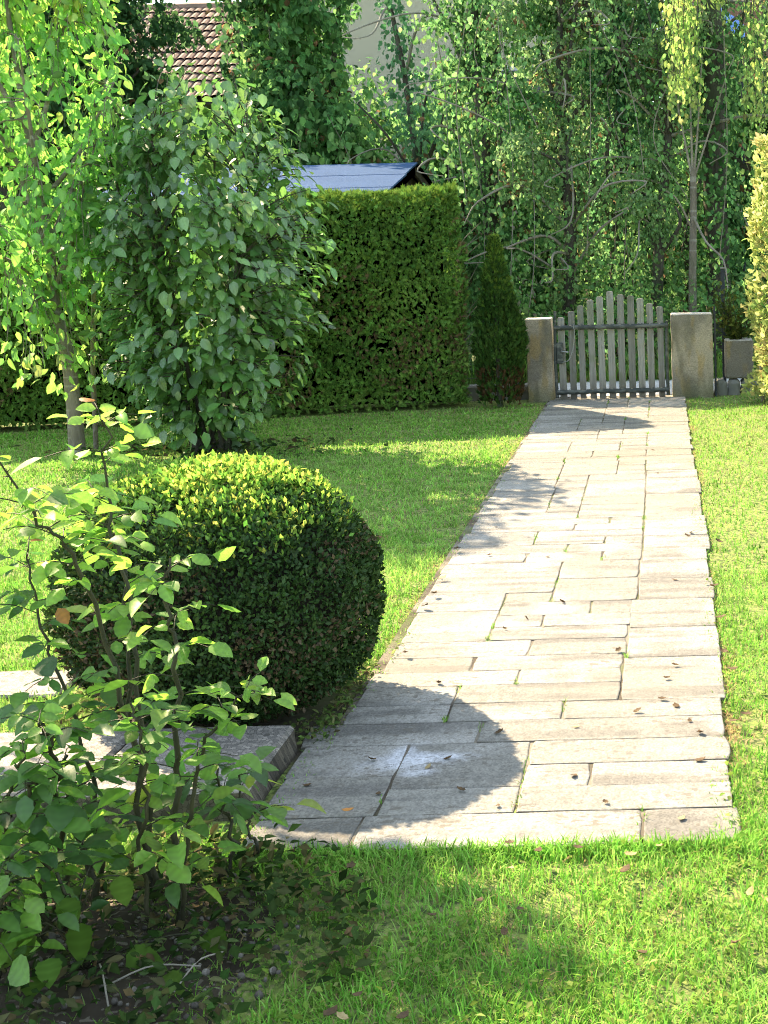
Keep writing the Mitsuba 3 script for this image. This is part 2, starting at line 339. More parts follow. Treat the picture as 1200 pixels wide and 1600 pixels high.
# ------------------------------------------------------------------ the paved path: slabs one by one
path = obj('path', sheet(np.linspace(-1.12, .12, 8), np.linspace(3.52, 13.72, 40), .0062), 'joint_sand', kind='structure')
L, Rr = -1.09, .19
slabs = [(-1.16, -.87, 3.50, 3.70), (-.87, -.09, 3.48, 3.70), (-.09, .18, 3.49, 3.70),
 (-1.17, -.84, 3.70, 4.00), (-1.19, -.84, 4.00, 4.26), (-.84, -.45, 3.70, 3.89), (-.84, -.45, 3.89, 4.26),
 (-.45, .16, 3.70, 3.88), (-.45, -.25, 3.88, 4.06), (-.25, .15, 3.88, 4.06), (-.45, .14, 4.06, 4.26),
 (-1.2, -.63, 4.26, 4.46), (-.63, .14, 4.26, 4.46),
 (-1.1, -.76, 4.46, 4.64), (-.76, -.37, 4.46, 4.64), (-.37, .15, 4.46, 4.64),
 (-1.1, -.76, 4.64, 4.84), (-.76, -.18, 4.64, 4.84), (-1.1, -.56, 4.84, 5.01), (-.56, -.18, 4.84, 5.01), (-.18, .18, 4.64, 5.13),
 (L, -.75, 5.01, 5.19), (-.75, -.18, 5.01, 5.19), (L, -.55, 5.19, 5.40), (-.55, -.17, 5.19, 5.40), (-.17, .19, 5.13, 5.54), (-.17, .2, 5.54, 5.98),
 (L, -.73, 5.40, 5.54), (-.73, -.17, 5.40, 5.585), (L, -.73, 5.54, 5.86), (L, -.73, 5.86, 6.15),
 (-.73, -.53, 5.585, 5.77), (-.53, -.16, 5.585, 5.77), (-.73, -.34, 5.77, 5.98), (-.34, -.16, 5.77, 5.98),
 (-.73, -.52, 5.98, 6.15), (-.52, -.14, 5.98, 6.175), (-.14, .2, 5.98, 6.35), (-.14, .2, 6.35, 6.72),
 (L, -.52, 6.15, 6.55), (-.52, -.14, 6.175, 6.39), (-.52, -.14, 6.39, 6.74), (L, -.52, 6.55, 6.74),
 (L, -.71, 6.74, 6.94), (-.71, -.33, 6.74, 6.95), (-.33, -.13, 6.74, 6.95), (-.13, .2, 6.72, 6.94),
 (L, -.52, 6.94, 7.13), (-.52, -.13, 6.95, 7.13), (-.13, .21, 6.94, 7.28), (L, -.70, 7.13, 7.46), (-.70, -.33, 7.13, 7.29), (-.33, -.13, 7.13, 7.29),
 (-.70, -.13, 7.29, 7.47), (-.13, .21, 7.28, 7.63), (L, -.51, 7.46, 7.64), (-.51, -.13, 7.47, 7.64), (L, -.32, 7.64, 7.80), (-.32, -.13, 7.64, 7.80),
 (-.13, .21, 7.63, 7.79), (L, -.51, 7.80, 7.99), (-.51, -.13, 7.80, 8.19), (-.13, .21, 7.79, 8.09), (L, -.70, 7.99, 8.34), (-.70, -.51, 7.99, 8.34),
 (-.51, -.13, 8.19, 8.50), (-.13, .2, 8.09, 8.5), (-.13, .21, 8.5, 8.95), (L, -.70, 8.34, 8.52), (-.70, -.51, 8.34, 8.77), (L, -.70, 8.52, 8.77),
 (-.51, -.13, 8.5, 9.01), (L, -.71, 8.77, 9.1), (-.71, -.51, 8.77, 9.01), (-.71, -.51, 9.01, 9.23), (-.51, -.13, 9.01, 9.23), (-.13, .21, 8.95, 9.35),
 (-.71, -.33, 9.23, 9.79), (-.33, -.14, 9.23, 9.6), (-.33, -.14, 9.6, 9.79), (-.14, .2, 9.35, 9.82), (L, -.71, 9.1, 9.44), (L, -.71, 9.44, 9.79)]
y = 9.79
cols = [L - .02, -.72, -.53, -.34, -.14, .2]
while y < 13.66:
    hh = float(R.choice([.19, .19, .28, .38])); hh = min(hh, 13.70 - y) if 13.70 - y - hh > .12 else 13.70 - y
    i = 0
    while i < 5:
        s = int(min(R.choice([1, 2, 2]), 5 - i))
        x0, x1 = cols[i], cols[i + s]
        if hh > .3 and R.random() < .45:
            slabs += [(x0, x1, y, y + hh / 2), (x0, x1, y + hh / 2, y + hh)]
        else: slabs.append((x0, x1, y, y + hh))
        i += s
    y += hh
def slab_mesh(x0, x1, y0, y1, top, k):
    """a slab with slightly wavering, worn edges and a chamfer"""
    g = .0006 + .0016 * R.random() ** 3
    gx = g + .0030
    x0, x1, y0, y1 = x0 + gx, x1 - gx, y0 + g, y1 - g
    n, m = max(3, int((x1 - x0) / .06)), max(2, int((y1 - y0) / .06))
    ring = [(x0 + (x1 - x0) * i / n, y0) for i in range(n)] + [(x1, y0 + (y1 - y0) * i / m) for i in range(m)] + \
           [(x1 - (x1 - x0) * i / n, y1) for i in range(n)] + [(x0, y1 - (y1 - y0) * i / m) for i in range(m)]
    ring = np.array(ring); c = ring.mean(0); q = len(ring)
    ring = ring + (R.random((q, 2)) - .5) * .004
    ring[[0, n, n + m, 2 * n + m]] += nrm(c - ring[[0, n, n + m, 2 * n + m]]) * (R.random((4, 1)) ** 2 * .009)
    inn = ring + nrm(c - ring) * .004
    tilt = (R.random(2) - .5) * .004
    zt = top + (ring - c) @ tilt
    V = np.vstack([np.c_[ring, ring[:, 0] * 0 - .02], np.c_[ring, zt - .0018], np.c_[inn, zt], [[c[0], c[1], top]]])
    i = np.arange(q); j = (i + 1) % q
    Fc = np.vstack([np.stack([i, j, q + j], 1), np.stack([i, q + j, q + i], 1), np.stack([q + i, q + j, 2 * q + j], 1), np.stack([q + i, 2 * q + j, 2 * q + i], 1), np.stack([2 * q + i, 2 * q + j, i * 0 + 3 * q], 1)])
    return V, Fc
for k, (x0, x1, y0, y1) in enumerate(slabs):
    if x0 <= L + .01: x0 += (R.random() - .5) * .025
    if x1 >= .13: x1 = max(x1, .172) + (R.random() - .5) * .018
    V, Fc = slab_mesh(x0, x1, y0, y1, .011 + .003 * (R.random() - .5), k)
    uv = np.c_[V[:, 0] + 10 * (k + 1) + 3, V[:, 1]]
    obj('slab', (V, Fc), 'travertine', path, uv=uv)

# raised side path of exposed aggregate, running off to the left in front of the clipped bush
side = obj('side_path', sheet(np.linspace(-4.1, -1.22, 12), np.linspace(3.78, 4.22, 4), .03), 'joint_sand', kind='structure')
x = -1.2
for k in range(6):
    x1 = x - .5
    obj('slab', roughen(box(x1 + .006, x, 3.73 + .01 * R.random(), 4.26, -.03, .085 + .004 * R.random(), .012), .12, .008, 5, k), 'aggregate', side, smooth=40)
    x = x1
st = obj('stepping_stone', roughen(box(-2.75, -2.22, 4.86, 5.16, -.03, .012, .01), .08, .012, 6, 3), 'aggregate', smooth=40)
tag(st, 'rough grey concrete slab let into the grass behind the side path', 'stepping stone')

# soil bed under the roses, with pebbles
def bed_mesh():
    th = np.linspace(0, 2 * PI, 72, endpoint=False); V = [(-1.45, 2.9, .03)]
    for rr in (.25, .5, .75, 1.0):
        for t in th:
            w = 1 + .18 * (float(meshkit.noise(np.array([3 * math.cos(t) + 5, 3 * math.sin(t), 1.0]))) - .5)
            V.append((-1.45 + .62 * rr * w * math.cos(t), 2.92 + .56 * rr * w * math.sin(t), 0))
    V = np.array(V); n = 72; i = np.arange(n); j = (i + 1) % n
    d = np.linalg.norm((V[:, :2] - [-1.45, 2.92]) / [.62, .56], axis=1)
    V[:, 2] = -.022 + .05 * np.sqrt(1 - d.clip(0, 1)) + .05 * (meshkit.fbm(V * 9, 3) - .5)
    Fc = [np.stack([i * 0, 1 + i, 1 + j], 1)]
    for r in range(3):
        a, b = 1 + r * n, 1 + (r + 1) * n
        Fc += [np.stack([a + i, b + i, b + j], 1), np.stack([a + i, b + j, a + j], 1)]
    return V, np.vstack(Fc)
obj('flower_bed', bed_mesh(), 'soil', smooth=True, kind='structure')
def in_bed(x, y, s=1.0): return ((x + 1.45) / (.62 * s)) ** 2 + ((y - 2.92) / (.56 * s)) ** 2 < 1
ico = trimesh.creation.icosphere(subdivisions=1)
ms = []
for _ in range(520):
    a, q = R.random() * 2 * PI, math.sqrt(R.random())
    px, py = -1.45 + .6 * q * math.cos(a), 2.92 + .54 * q * math.sin(a)
    s = .003 + .007 * R.random() ** 2
    ms.append((ico.vertices * (s * (.8 + .5 * R.random(3))) * (1 + .25 * (R.random((len(ico.vertices), 1)) - .5)) + [px, py, .02 + .6 * s], ico.faces))
obj('gravel', cat_mesh(ms), 'pebble', smooth=True, kind='stuff', label='small pale pebbles lying on the dark soil under the roses')

# ------------------------------------------------------------------ grass
def edge_x(y, right):
    w = meshkit.fbm(np.stack([y * 2.2, y * 0 + (7 if right else 3), y * 0], -1), 3) - .5
    return np.where(right, .19 - .05 * np.clip((5.1 - y) * 2, 0, 1), -1.085 - .07 * np.clip((4.3 - y), 0, 1)) + w * .11 * (1 if right else -1)

def lawn_mask(x, y):
    on_path = (x > edge_x(y, False)) & (x < edge_x(y, True)) & (y > 3.465 + .05 * (meshkit.noise(np.stack([x * 9, x * 0, x * 0], -1)) - .5)) & (y < 13.75)
    on_side = (x < -1.16) & (y > 3.73) & (y < 4.26)
    on_stone = (x > -2.7) & (x < -2.25) & (y > 4.89) & (y < 5.12)
    in_bush = ((x + 1.52) / .46) ** 2 + ((y - 4.66) / .46) ** 2 < 1
    bed = in_bed(x, y, .72 + .5 * meshkit.fbm(np.stack([x * 6, y * 6, x * 0], -1), 2, 4)) & (R.random(len(x)) > .22)
    hedge = y > 13.3 + .245 * (x + 1.84) - .1
    return ~(on_path | on_side | on_stone | in_bush | bed | (hedge & (x < -1.2)) | (y > 13.5))

def scatter(n, x0, x1, y0, y1):
    x, yy = x0 + (x1 - x0) * R.random(n), y0 + (y1 - y0) * R.random(n)
    lo, hi = -.47 * yy - .35, .075 * yy + .45          # what a step to the side could still see
    k = (x > lo) & (x < hi); x, yy = x[k], yy[k]
    k = lawn_mask(x, yy) & (meshkit.fbm(np.stack([x * 11, yy * 11, x * 0 + 3], -1), 2, 9) + .3 * R.random(len(x)) > .43); return x[k], yy[k]

GRASS = [(.165, .41, .06), (.29, .60, .09), (.44, .70, .17), (.27, .53, .10)]
def blades(x, y, hmin, hmax, w, rows):
    n = len(x)
    h = hmin + (hmax - hmin) * R.random(n) ** 1.3
    a = R.random(n) * 2 * PI; lean = .25 + .95 * R.random(n)
    d = np.stack([np.cos(a), np.sin(a), 0 * a], -1)
    sd = np.stack([-np.sin(a), np.cos(a), 0 * a], -1) * (w * (.6 + .8 * R.random(n)))[:, None]
    base = np.stack([x, y, .008 * (meshkit.fbm(np.stack([x * 1.3 + 5, y * 1.3 + 5, x * 0 + 5], -1), 3) - .5) - .008], -1)
    P = np.stack([x, y, x * 0], -1)
    pat = meshkit.fbm(P * 1.3, 3, 4); pat2 = meshkit.fbm(P * 9, 2, 6)
    c = palette(GRASS, n, P, 1.6, 2, .24)
    c *= (.82 + .5 * (pat2 - .5))[:, None]
    dl = np.abs(x - edge_x(y, False)); drr = np.abs(x - edge_x(y, True))
    e = np.where(y > 3.5, np.minimum(dl * .8, drr * 1.5), 1.0)
    dry = R.random(n) < .045 + .07 * (pat > .55) + .75 * np.clip(1 - e / .09, 0, 1) + .6 * ((((x - .25) / .13) ** 2 + ((y - 4.38) / .16) ** 2) < 1) + .18 * (np.abs(y - 13.2) < .5)
    c = np.where(dry[:, None], np.array([.50, .39, .20]) * (.7 + .6 * R.random((n, 1))) * np.array([1, .95 + .0, 1]), c)
    h = np.where(dry, h * .7, h) * (1 - .45 * np.clip(1 - e / .1, 0, 1)); lean = np.where(dry, lean + .35, lean)
    V, C = [], []
    for k in range(rows + 1):
        t = k / rows
        b = lean * t
        p = base + d * (h * np.sin(b) * t)[:, None] + np.array([0, 0, 1.0]) * (h * np.cos(b * .8) * t)[:, None]
        if k < rows: V += [p - sd * (1 - .55 * t), p + sd * (1 - .55 * t)]
        else: V.append(p)
    m = 2 * rows + 1
    V = np.stack(V, 1).reshape(-1, 3)
    f = []
    for k in range(rows - 1): f += [(2 * k, 2 * k + 1, 2 * k + 3), (2 * k, 2 * k + 3, 2 * k + 2)]
    f.append((2 * rows - 2, 2 * rows - 1, 2 * rows))
    Fc = (np.array(f)[None] + (np.arange(n) * m)[:, None, None]).reshape(-1, 3)
    return V, Fc, np.repeat(c, m, 0)
parts = []
for n, x0, x1, y0, y1, h0, h1, w, rows in [
        (66000, -2.1, 1.1, 2.05, 3.62, .018, .06, .0019, 3), (22000, .15, 1.1, 3.4, 6.5, .015, .05, .0021, 2), (18000, .15, 1.6, 6.5, 13.5, .015, .045, .0034, 2),
        (76000, -3.6, -1.0, 4.4, 7.5, .015, .046, .0024, 2), (52000, -5.5, -1.0, 7.5, 10.5, .014, .042, .0038, 2), (42000, -7.5, -1.0, 10.5, 13.4, .014, .04, .0048, 2)]:
    x, y = scatter(n, x0, x1, y0, y1)
    parts.append(blades(x, y, h0, h1, w, rows))
def fringe(n, rows, w):
    yy = 3.5 + 9.9 * R.random(n) ** 1.7; rt = R.random(n) < .45
    off = np.abs(R.standard_normal(n)) * .035 - .022
    x = np.where(rt, edge_x(yy, True) + off, edge_x(yy, False) - off)
    front = R.random(n) < .22
    x = np.where(front, -1.2 + 1.42 * R.random(n), x); yy = np.where(front, 3.475 - np.abs(R.standard_normal(n)) * .03 + .012, yy)
    k = ~((np.abs(x + 1.52) < .4) & (np.abs(yy - 4.66) < .4)) & ~((x < -1.17) & (yy > 3.72) & (yy < 4.27))
    return blades(x[k], yy[k], .022, .058, w, rows)
parts.append(fringe(15000, 3, .0023))
nv = np.cumsum([0] + [len(p[0]) for p in parts])
obj('grass', (np.vstack([p[0] for p in parts]), np.vstack([p[1] + o for p, o in zip(parts, nv)])), 'grass_blade', smooth=True,
    color=np.clip(np.vstack([p[2] for p in parts]), .004, .9), kind='stuff', label='short sunlit lawn grass with dry straw and patches of shade')
# clover and small broad weeds in the near turf
x, y = scatter(9000, -1.7, 1.0, 2.2, 3.6); k = R.random(len(x)) < .75; x, y = x[k], y[k]
x2, y2 = scatter(4000, -1.5, .5, 3.6, 6.5); x, y = np.r_[x, x2], np.r_[y, y2]; n = len(x)
a = R.random(n) * 2 * PI
k = meshkit.fbm(np.stack([x * 3, y * 3, x * 0], -1), 3, 8) > .5
M = frames(np.stack([x, y, .012 + .022 * R.random(n)], -1), np.stack([np.cos(a), np.sin(a), .3 * R.standard_normal(n)], -1), np.array([0, 0, 1.]) + .4 * R.standard_normal((n, 3)), .012 + .014 * R.random(n))[k]
add_cloud('lawn_weeds', [OVAL1], M, palette([(.13, .25, .04), (.22, .34, .06), (.30, .36, .12)], len(M)), 'leaf_soft', label='clover and small broad weeds among the near lawn grass')
# grass and weeds in the path joints
pts = []
for (x0, x1, y0, y1) in slabs:
    if R.random() < .42 and x0 > -1.0:
        m = int(R.integers(4, 26)); yy = y0 + (y1 - y0) * np.clip(R.random() + .2 * R.standard_normal(m), 0, 1)
        pts.append(np.stack([x0 + .006 * R.standard_normal(m), yy], -1))
P = np.vstack(pts); V, Fc, C = blades(P[:, 0], P[:, 1], .012, .032, .002, 2)
V[:, 2] += .014
obj('joint_grass', (V, Fc), 'grass_blade', smooth=True, color=np.clip(C * .8, .004, .9), kind='stuff', label='tiny grass tufts sprouting in the joints of the slab path')

#@@HEDGES
# ------------------------------------------------------------------ hedges and clipped things
def flakes(pos, out, tpls, size, cols, upness=.5, jit=.6, **kw):
    n = len(pos)
    d = nrm(out * .6 + np.array([0, 0, upness]) + jit * R.standard_normal((n, 3)))
    M = frames(pos, d, out + .5 * R.standard_normal((n, 3)) + [0, 0, .3], size * (.7 + .6 * R.random(n)))
    return M, palette(cols, n, pos, **kw)

def slab_hedge(key, p0, p1, thick, h0, h1, dens, tpl, size, cols, brown=None, bsdf='leaf_dull', bulge=.07, end1=True, topcols=None):
    """a hedge from p0 to p1 (front foot line), thick backwards; heights h0..h1"""
    p0, p1 = np.array(p0, float), np.array(p1, float); Lg = np.linalg.norm(p1 - p0); u = (p1 - p0) / Lg; nb = np.array([-u[1], u[0]])
    if nb[1] < 0: nb = -nb
    hh = lambda s: h0 + (h1 - h0) * s
    # core: branchy dark body
    c = .13
    V = []
    for s in np.linspace(0, 1, 14):
        for (t, z) in ((c, .05), (c, hh(s) - c), (thick - c, hh(s) - c), (thick - c, .05)):
            q = p0 + u * (s * (Lg - 2 * c) + c) + nb * t
            V.append((q[0], q[1], z))
    V = np.array(V); Fc = []
    for k in range(13):
        for a in range(4):
            b = (a + 1) % 4; Fc += [(4 * k + a, 4 * k + b, 4 * k + 4 + b), (4 * k + a, 4 * k + 4 + b, 4 * k + 4 + a)]
    Fc += [(0, 2, 1), (0, 3, 2), (52, 53, 54), (52, 54, 55)]
    V = V + .05 * (R.random(V.shape) - .5)
    obj('branches', (V, np.array(Fc)), 'twig_core', key)
    pos, out = [], []
    def face(n, fn, nor):
        a, b = R.random(n), R.random(n); q = fn(a, b); nz = np.broadcast_to(nor, q.shape)
        w = meshkit.fbm(q * 2.3, 3, 3) - .5; w2 = meshkit.fbm(q * 7, 2, 5) - .5
        dep = np.where(R.random(n) < .6, 0, -.13 * R.random(n))
        pos.append(q + nz * (bulge * 2.2 * w + bulge * 1.3 * w2 + dep)[:, None]); out.append(nz)
    P3 = lambda s, t, z: np.stack([p0[0] + u[0] * s * Lg + nb[0] * t, p0[1] + u[1] * s * Lg + nb[1] * t, z], -1)
    A = Lg * (h0 + h1) / 2
    n3 = np.array([nb[0], nb[1], 0]); u3 = np.array([u[0], u[1], 0])
    face(int(A * dens), lambda a, b: P3(a, 0 * a, .02 + b * (hh(a) - .03)), -n3)
    face(int(Lg * thick * dens), lambda a, b: P3(a, b * thick, hh(a)), np.array([0, 0, 1.0]))
    face(int(A * dens * .25), lambda a, b: P3(a, 0 * a + thick, b * hh(a)), n3)
    face(int(thick * h1 * dens), lambda a, b: P3(0 * a + 1, a * thick, .03 + b * h1), u3)
    face(int(thick * h0 * dens), lambda a, b: P3(0 * a, a * thick, .03 + b * h0), -u3)
    pos, out = np.vstack(pos), np.vstack(out)
    M, col = flakes(pos, out, None, size, cols, freq=2.0, seed=5)
    if topcols is not None:
        k = np.clip((pos[:, 2] - (h1 - .22)) / .2, 0, 1) * (R.random(len(pos)))
        tc = palette(topcols, len(pos)); col = np.where((k > .35)[:, None], tc, col)
    if brown is not None:
        for (bx, by, bz, rr) in brown:
            dd = np.linalg.norm((pos - [bx, by, bz]) / [rr[0], 1.0, rr[1]], axis=1) + .5 * (meshkit.fbm(pos * 5, 2, 1) - .5)
            k = R.random(len(pos)) < np.clip(1.1 * (1 - dd), 0, .22)
            col = np.where(k[:, None], np.array([.20, .145, .075]) * (.6 + .8 * R.random((len(pos), 1))), col)
    gap = meshkit.fbm(pos * 3.1, 3, 12) + .12 * R.standard_normal(len(pos)) > .34
    return M[gap], col[gap], pos[gap], out[gap]

hk = thing('conifer_hedge', 'tall dark green clipped conifer hedge with brown patches, behind the round shrub', 'hedge')
M, col, pos, out = slab_hedge(hk, (-8.4, 11.68), (-1.87, 13.27), .62, 1.72, 2.0, 3400, SPRAY, .068,
    [(.065, .14, .03), (.125, .24, .05), (.19, .34, .07), (.26, .39, .09)],
    brown=[(-2.35, 13.1, .5, (.5, .42)), (-2.9, 12.95, 1.0, (.35, .35)), (-1.8, 13.4, 1.3, (.13, .75)), (-1.85, 13.5, .5, (.15, .5)), (-3.4, 12.9, .35, (.3, .3)), (-6, 12.2, .45, (.4, .3))],
    topcols=[(.10, .19, .03), (.16, .27, .045), (.20, .31, .06)])
add_cloud('foliage', [SPRAY], M, col, 'leaf_dull', hk)
for k in range(9):
    yy = 13.3 + .5 * R.random(); zz = .3 + 1.3 * R.random()
    obj('dry_twig', tube(curve([(-1.95, yy, zz), (-1.84, yy + .05, zz + .12), (-1.72 + .05 * R.random(), yy, zz + .2 + .2 * R.random())], 6), np.linspace(.006, .002, 6), 5), 'pale_twig', hk, smooth=True)

# right-hand hedge, yellowing
rk = thing('yellowing_hedge', 'sunlit hedge with yellow and orange tinted leaves at the right of the path', 'hedge')
M, col, pos, out = slab_hedge(rk, (.86, 13.15), (1.95, 9.0), .9, 2.35, 2.6, 1500, OVAL1, .062,
    [(.22, .36, .10), (.34, .46, .14), (.48, .54, .20), (.56, .52, .22), (.46, .34, .15)], bulge=.12)
leaves_as_parts(rk, [OVAL1, OVAL3], M, col, 'leaf_soft', 260, -(np.abs(pos[:, 0] - .85) * 3 + np.abs(pos[:, 1] - 13) * .6) - .2 * R.random(len(pos)) - 9 * (pos[:, 2] > 2.2) - 9 * (pos[:, 0] > 1.1), 'yhedge')
for k in range(5):
    obj('stem', tube(curve([(.92 + .12 * k, 13.05 - .35 * k, -.02), (.9 + .12 * k, 13.0 - .35 * k, .4), (.98 + .12 * k, 13.0 - .35 * k, 1.0)], 6), np.linspace(.02, .009, 6), 6), 'pale_twig', rk, smooth=True)

# clipped box bush
bk = thing('box_bush', 'clipped dome-shaped box bush with yellow tipped shoots beside the slab path', 'bush')
BC, BA, BZ, BH = np.array([-1.53, 4.69]), .525, .41, .445
def dome(n, shrink=0.0):
    d = nrm(R.standard_normal((n, 3))); d = d[d[:, 2] > -.8]
    e = 2.1; az = BA - shrink; r = ((np.abs(d[:, 0]) / az) ** e * 0 + (np.hypot(d[:, 0], d[:, 1]) / az) ** e + (np.abs(d[:, 2]) / np.where(d[:, 2] > 0, BH - shrink, BZ - shrink * .4)) ** e) ** (-1 / e)
    p = d * r[:, None]
    g = nrm(np.stack([p[:, 0] / az ** 2, p[:, 1] / az ** 2, p[:, 2] / BH ** 2], -1))
    return p + [BC[0], BC[1], BZ], g
p, g = dome(3000, .08)
hull = trimesh.convex.convex_hull(p)
obj('branches', (np.array(hull.vertices), np.array(hull.faces)), 'twig_core', bk)
p, g = dome(76000)
w = meshkit.fbm(p * 4.5, 3, 2) - .5; w2 = meshkit.fbm(p * 13, 2, 4) - .5
p = p + g * (.075 * w + .06 * w2 - .075 * R.random(len(p)) ** 1.7 + .012)[:, None]
k = (p[:, 2] > .01) & ~((w2 < -.12) & (R.random(len(p)) < .5)); p, g = p[k], g[k]
BOX = leaf_tpl(.6, 1, .06, .08)
M, col = flakes(p, g, None, .0195, [(.016, .036, .010), (.032, .07, .017), (.065, .12, .028)], upness=.5, jit=.65, freq=5, seed=9)
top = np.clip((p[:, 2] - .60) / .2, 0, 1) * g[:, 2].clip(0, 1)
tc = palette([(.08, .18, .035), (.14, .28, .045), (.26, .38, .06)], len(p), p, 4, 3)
col = np.where((R.random(len(p)) < top * .85)[:, None], tc, col)  # crown leaves recoloured lighter, painting in the sunlit top
br = (meshkit.fbm(p * 3.3 + 4, 3, 7) > .56) & (R.random(len(p)) < .3) & (p[:, 2] < .62)
col = np.where(br[:, None], np.array([.11, .08, .045]) * (.6 + .8 * R.random((len(p), 1))), col)
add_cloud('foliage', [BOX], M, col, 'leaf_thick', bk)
# longer yellow shoots on its crown; bright greens paint in the sunlit cap
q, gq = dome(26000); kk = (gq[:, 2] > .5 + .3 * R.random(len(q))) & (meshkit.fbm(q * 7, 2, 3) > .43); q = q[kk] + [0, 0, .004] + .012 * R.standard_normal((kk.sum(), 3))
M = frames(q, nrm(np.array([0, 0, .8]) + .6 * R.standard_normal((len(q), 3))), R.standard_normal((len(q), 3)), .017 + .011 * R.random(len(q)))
add_cloud('sunlit_shoots', [BOX], M, palette([(.10, .26, .04), (.20, .38, .06), (.34, .48, .08), (.56, .54, .12)], len(q)), 'leaf_soft', bk)

# weeds and litter round the foot of the box bush
n = 4200; a = R.random(n) * 2 * PI; q_ = .36 + .26 * R.random(n)
P = np.stack([BC[0] + q_ * np.cos(a), BC[1] + q_ * np.sin(a), .005 + .035 * R.random(n)], -1); P = P[(P[:, 0] < -1.1) & (P[:, 1] > 4.28)]; n = len(P)
M = frames(P, R.standard_normal((n, 3)) * [1, 1, .5], np.array([0, 0, 1.0]) + .6 * R.standard_normal((n, 3)), .014 + .016 * R.random(n))
add_cloud('weeds', [OVAL1, LONG3], M, palette([(.10, .07, .04), (.10, .17, .05), (.18, .30, .07), (.26, .22, .12)], n), 'leaf_soft', label='small weeds and dry litter round the foot of the clipped bush')

# small conical conifer by the gate post
ck = thing('conical_conifer', 'small narrow conical conifer standing against the left gate post', 'conifer')
obj('trunk', tube([(-1.545, 13.2, -.02), (-1.545, 13.2, .8), (-1.55, 13.2, 1.4)], [.03, .022, .008], 7), 'dark_bark', ck, smooth=True)
def cone_pts(n, cx, cy, z0, z1, r0):
    t = R.random(n) ** .8; a = R.random(n) * 2 * PI
    prof = r0 * np.where(t < .35, .82 + .5 * t, (1.0 - ((t - .35) / .65) ** 1.15) * .995 + .03) * (1 + .35 * (meshkit.fbm(np.stack([np.cos(a) * 1.5, np.sin(a) * 1.5, t * 6], -1), 3, 5) - .5))
    rr = prof * (1 - .35 * R.random(n) ** 2)
    return np.stack([cx + rr * np.cos(a), cy + rr * np.sin(a), z0 + (z1 - z0) * t], -1), np.stack([np.cos(a), np.sin(a), 0 * a + .25], -1)
pa, oa = cone_pts(5200, -1.53, 13.2, .02, 1.54, .225); pb, ob = cone_pts(900, -1.38, 13.15, .4, .93, .11)
pos, out = np.vstack([pa, pb]), np.vstack([oa, ob])
M, col = flakes(pos, out, None, .065, [(.025, .06, .016), (.05, .105, .024), (.09, .165, .035)], upness=1.1, jit=.4, freq=3)
k = R.random(len(pos)) < np.clip((pos[:, 2] - .9) / .7, 0, .7); col[k] = palette([(.09, .17, .025), (.15, .24, .04)], int(k.sum()))
k = (R.random(len(pos)) < .5) & (pos[:, 2] < .35); col[k] = np.array([.10, .06, .03])
add_cloud('foliage', [SPRAY], M, col, 'leaf_dull', ck)

#@@GATE
# ------------------------------------------------------------------ gate, posts, fence
gk = thing('picket_gate', 'weathered grey wooden picket gate with an arched top at the end of the path', 'gate')
tops = [.80, .855, .905, .955, .985, 1.035, 1.0, .985, .96, .91, .88]
for i, tz in enumerate(tops):
    cx = -.965 + i * .0945 + .006 * (R.random() - .5); w = .029 + .004 * R.random(); tl = .012 * (R.random() - .5)
    poly = [(cx - w, .015), (cx + w, .015), (cx + w + tl, tz - .012), (cx + w * .6 + tl, tz), (cx - w * .6 + tl, tz), (cx - w + tl, tz - .012)]
    V, Fc = roughen(prism_y(poly, 13.545, 13.567), .07, .005, 12, i)
    obj('picket', (V, Fc), 'weathered_wood', gk, uv=np.c_[V[:, 0] * .1 + 10 * (i + 1) + 4, V[:, 2]])
for z in (.70, .085):
    xs = np.linspace(-1.03, .05, 14)
    obj('rail', tube(np.stack([xs, 0 * xs + 13.52, z + .006 * (R.random(14) - .5)], -1), .023, 10, .08), 'gate_rail', gk, smooth=50)
obj('hinge_stile', tube([(.04, 13.535, .03), (.035, 13.535, .4), (.04, 13.535, .74)], .018, 8), 'gate_rail', gk, smooth=50)
obj('latch_stile', tube([(-1.03, 13.53, .03), (-1.035, 13.53, .4), (-1.02, 13.53, .86)], [.017, .017, .015], 8), 'gate_rail', gk, smooth=50)
lb = obj('lock_box', box(-1.02, -.955, 13.50, 13.54, .36, .56, .006), 'gate_rail', gk)
obj('handle', tube(curve([(-.965, 13.5, .48), (-.962, 13.45, .48), (-.90, 13.44, .475)], 7), .008, 8), 'iron_silver', lb, smooth=True)
obj('latch_wire', tube(curve([(-.845, 13.49, .73), (-.84, 13.488, .62), (-.86, 13.48, .5), (-.90, 13.47, .40), (-.96, 13.48, .375)], 16), .004, 6), 'iron_silver', gk, smooth=True)

pk = obj('gate_post', roughen(box(-1.31, -1.062, 13.52, 13.80, -.05, .79, .007), .05, .007, 7, 1), 'post_concrete', smooth=24)
tag(pk, 'square beige concrete post on the left of the gate, half behind the conifer', 'gate post')
pk = obj('gate_post', roughen(box(.082, .478, 13.52, 13.80, -.05, .80, .008), .05, .008, 7, 2), 'post_concrete', smooth=24)
tag(pk, 'broad mottled concrete post on the right of the gate', 'gate post')
pk = obj('fence_post', box(.492, .512, 13.6, 13.62, -.02, .86, .003), 'black_steel'); tag(pk, 'thin black steel post against the right side of the broad gate post', 'fence post')
fk = thing('fence_post', 'taller dark steel fence post rising behind the planter', 'fence post')
obj('post', box(.59, .628, 14.08, 14.118, -.02, 1.2, .004), 'black_steel', fk); obj('cap', box(.585, .633, 14.075, 14.123, 1.2, 1.216, .004), 'stone_grey', fk)
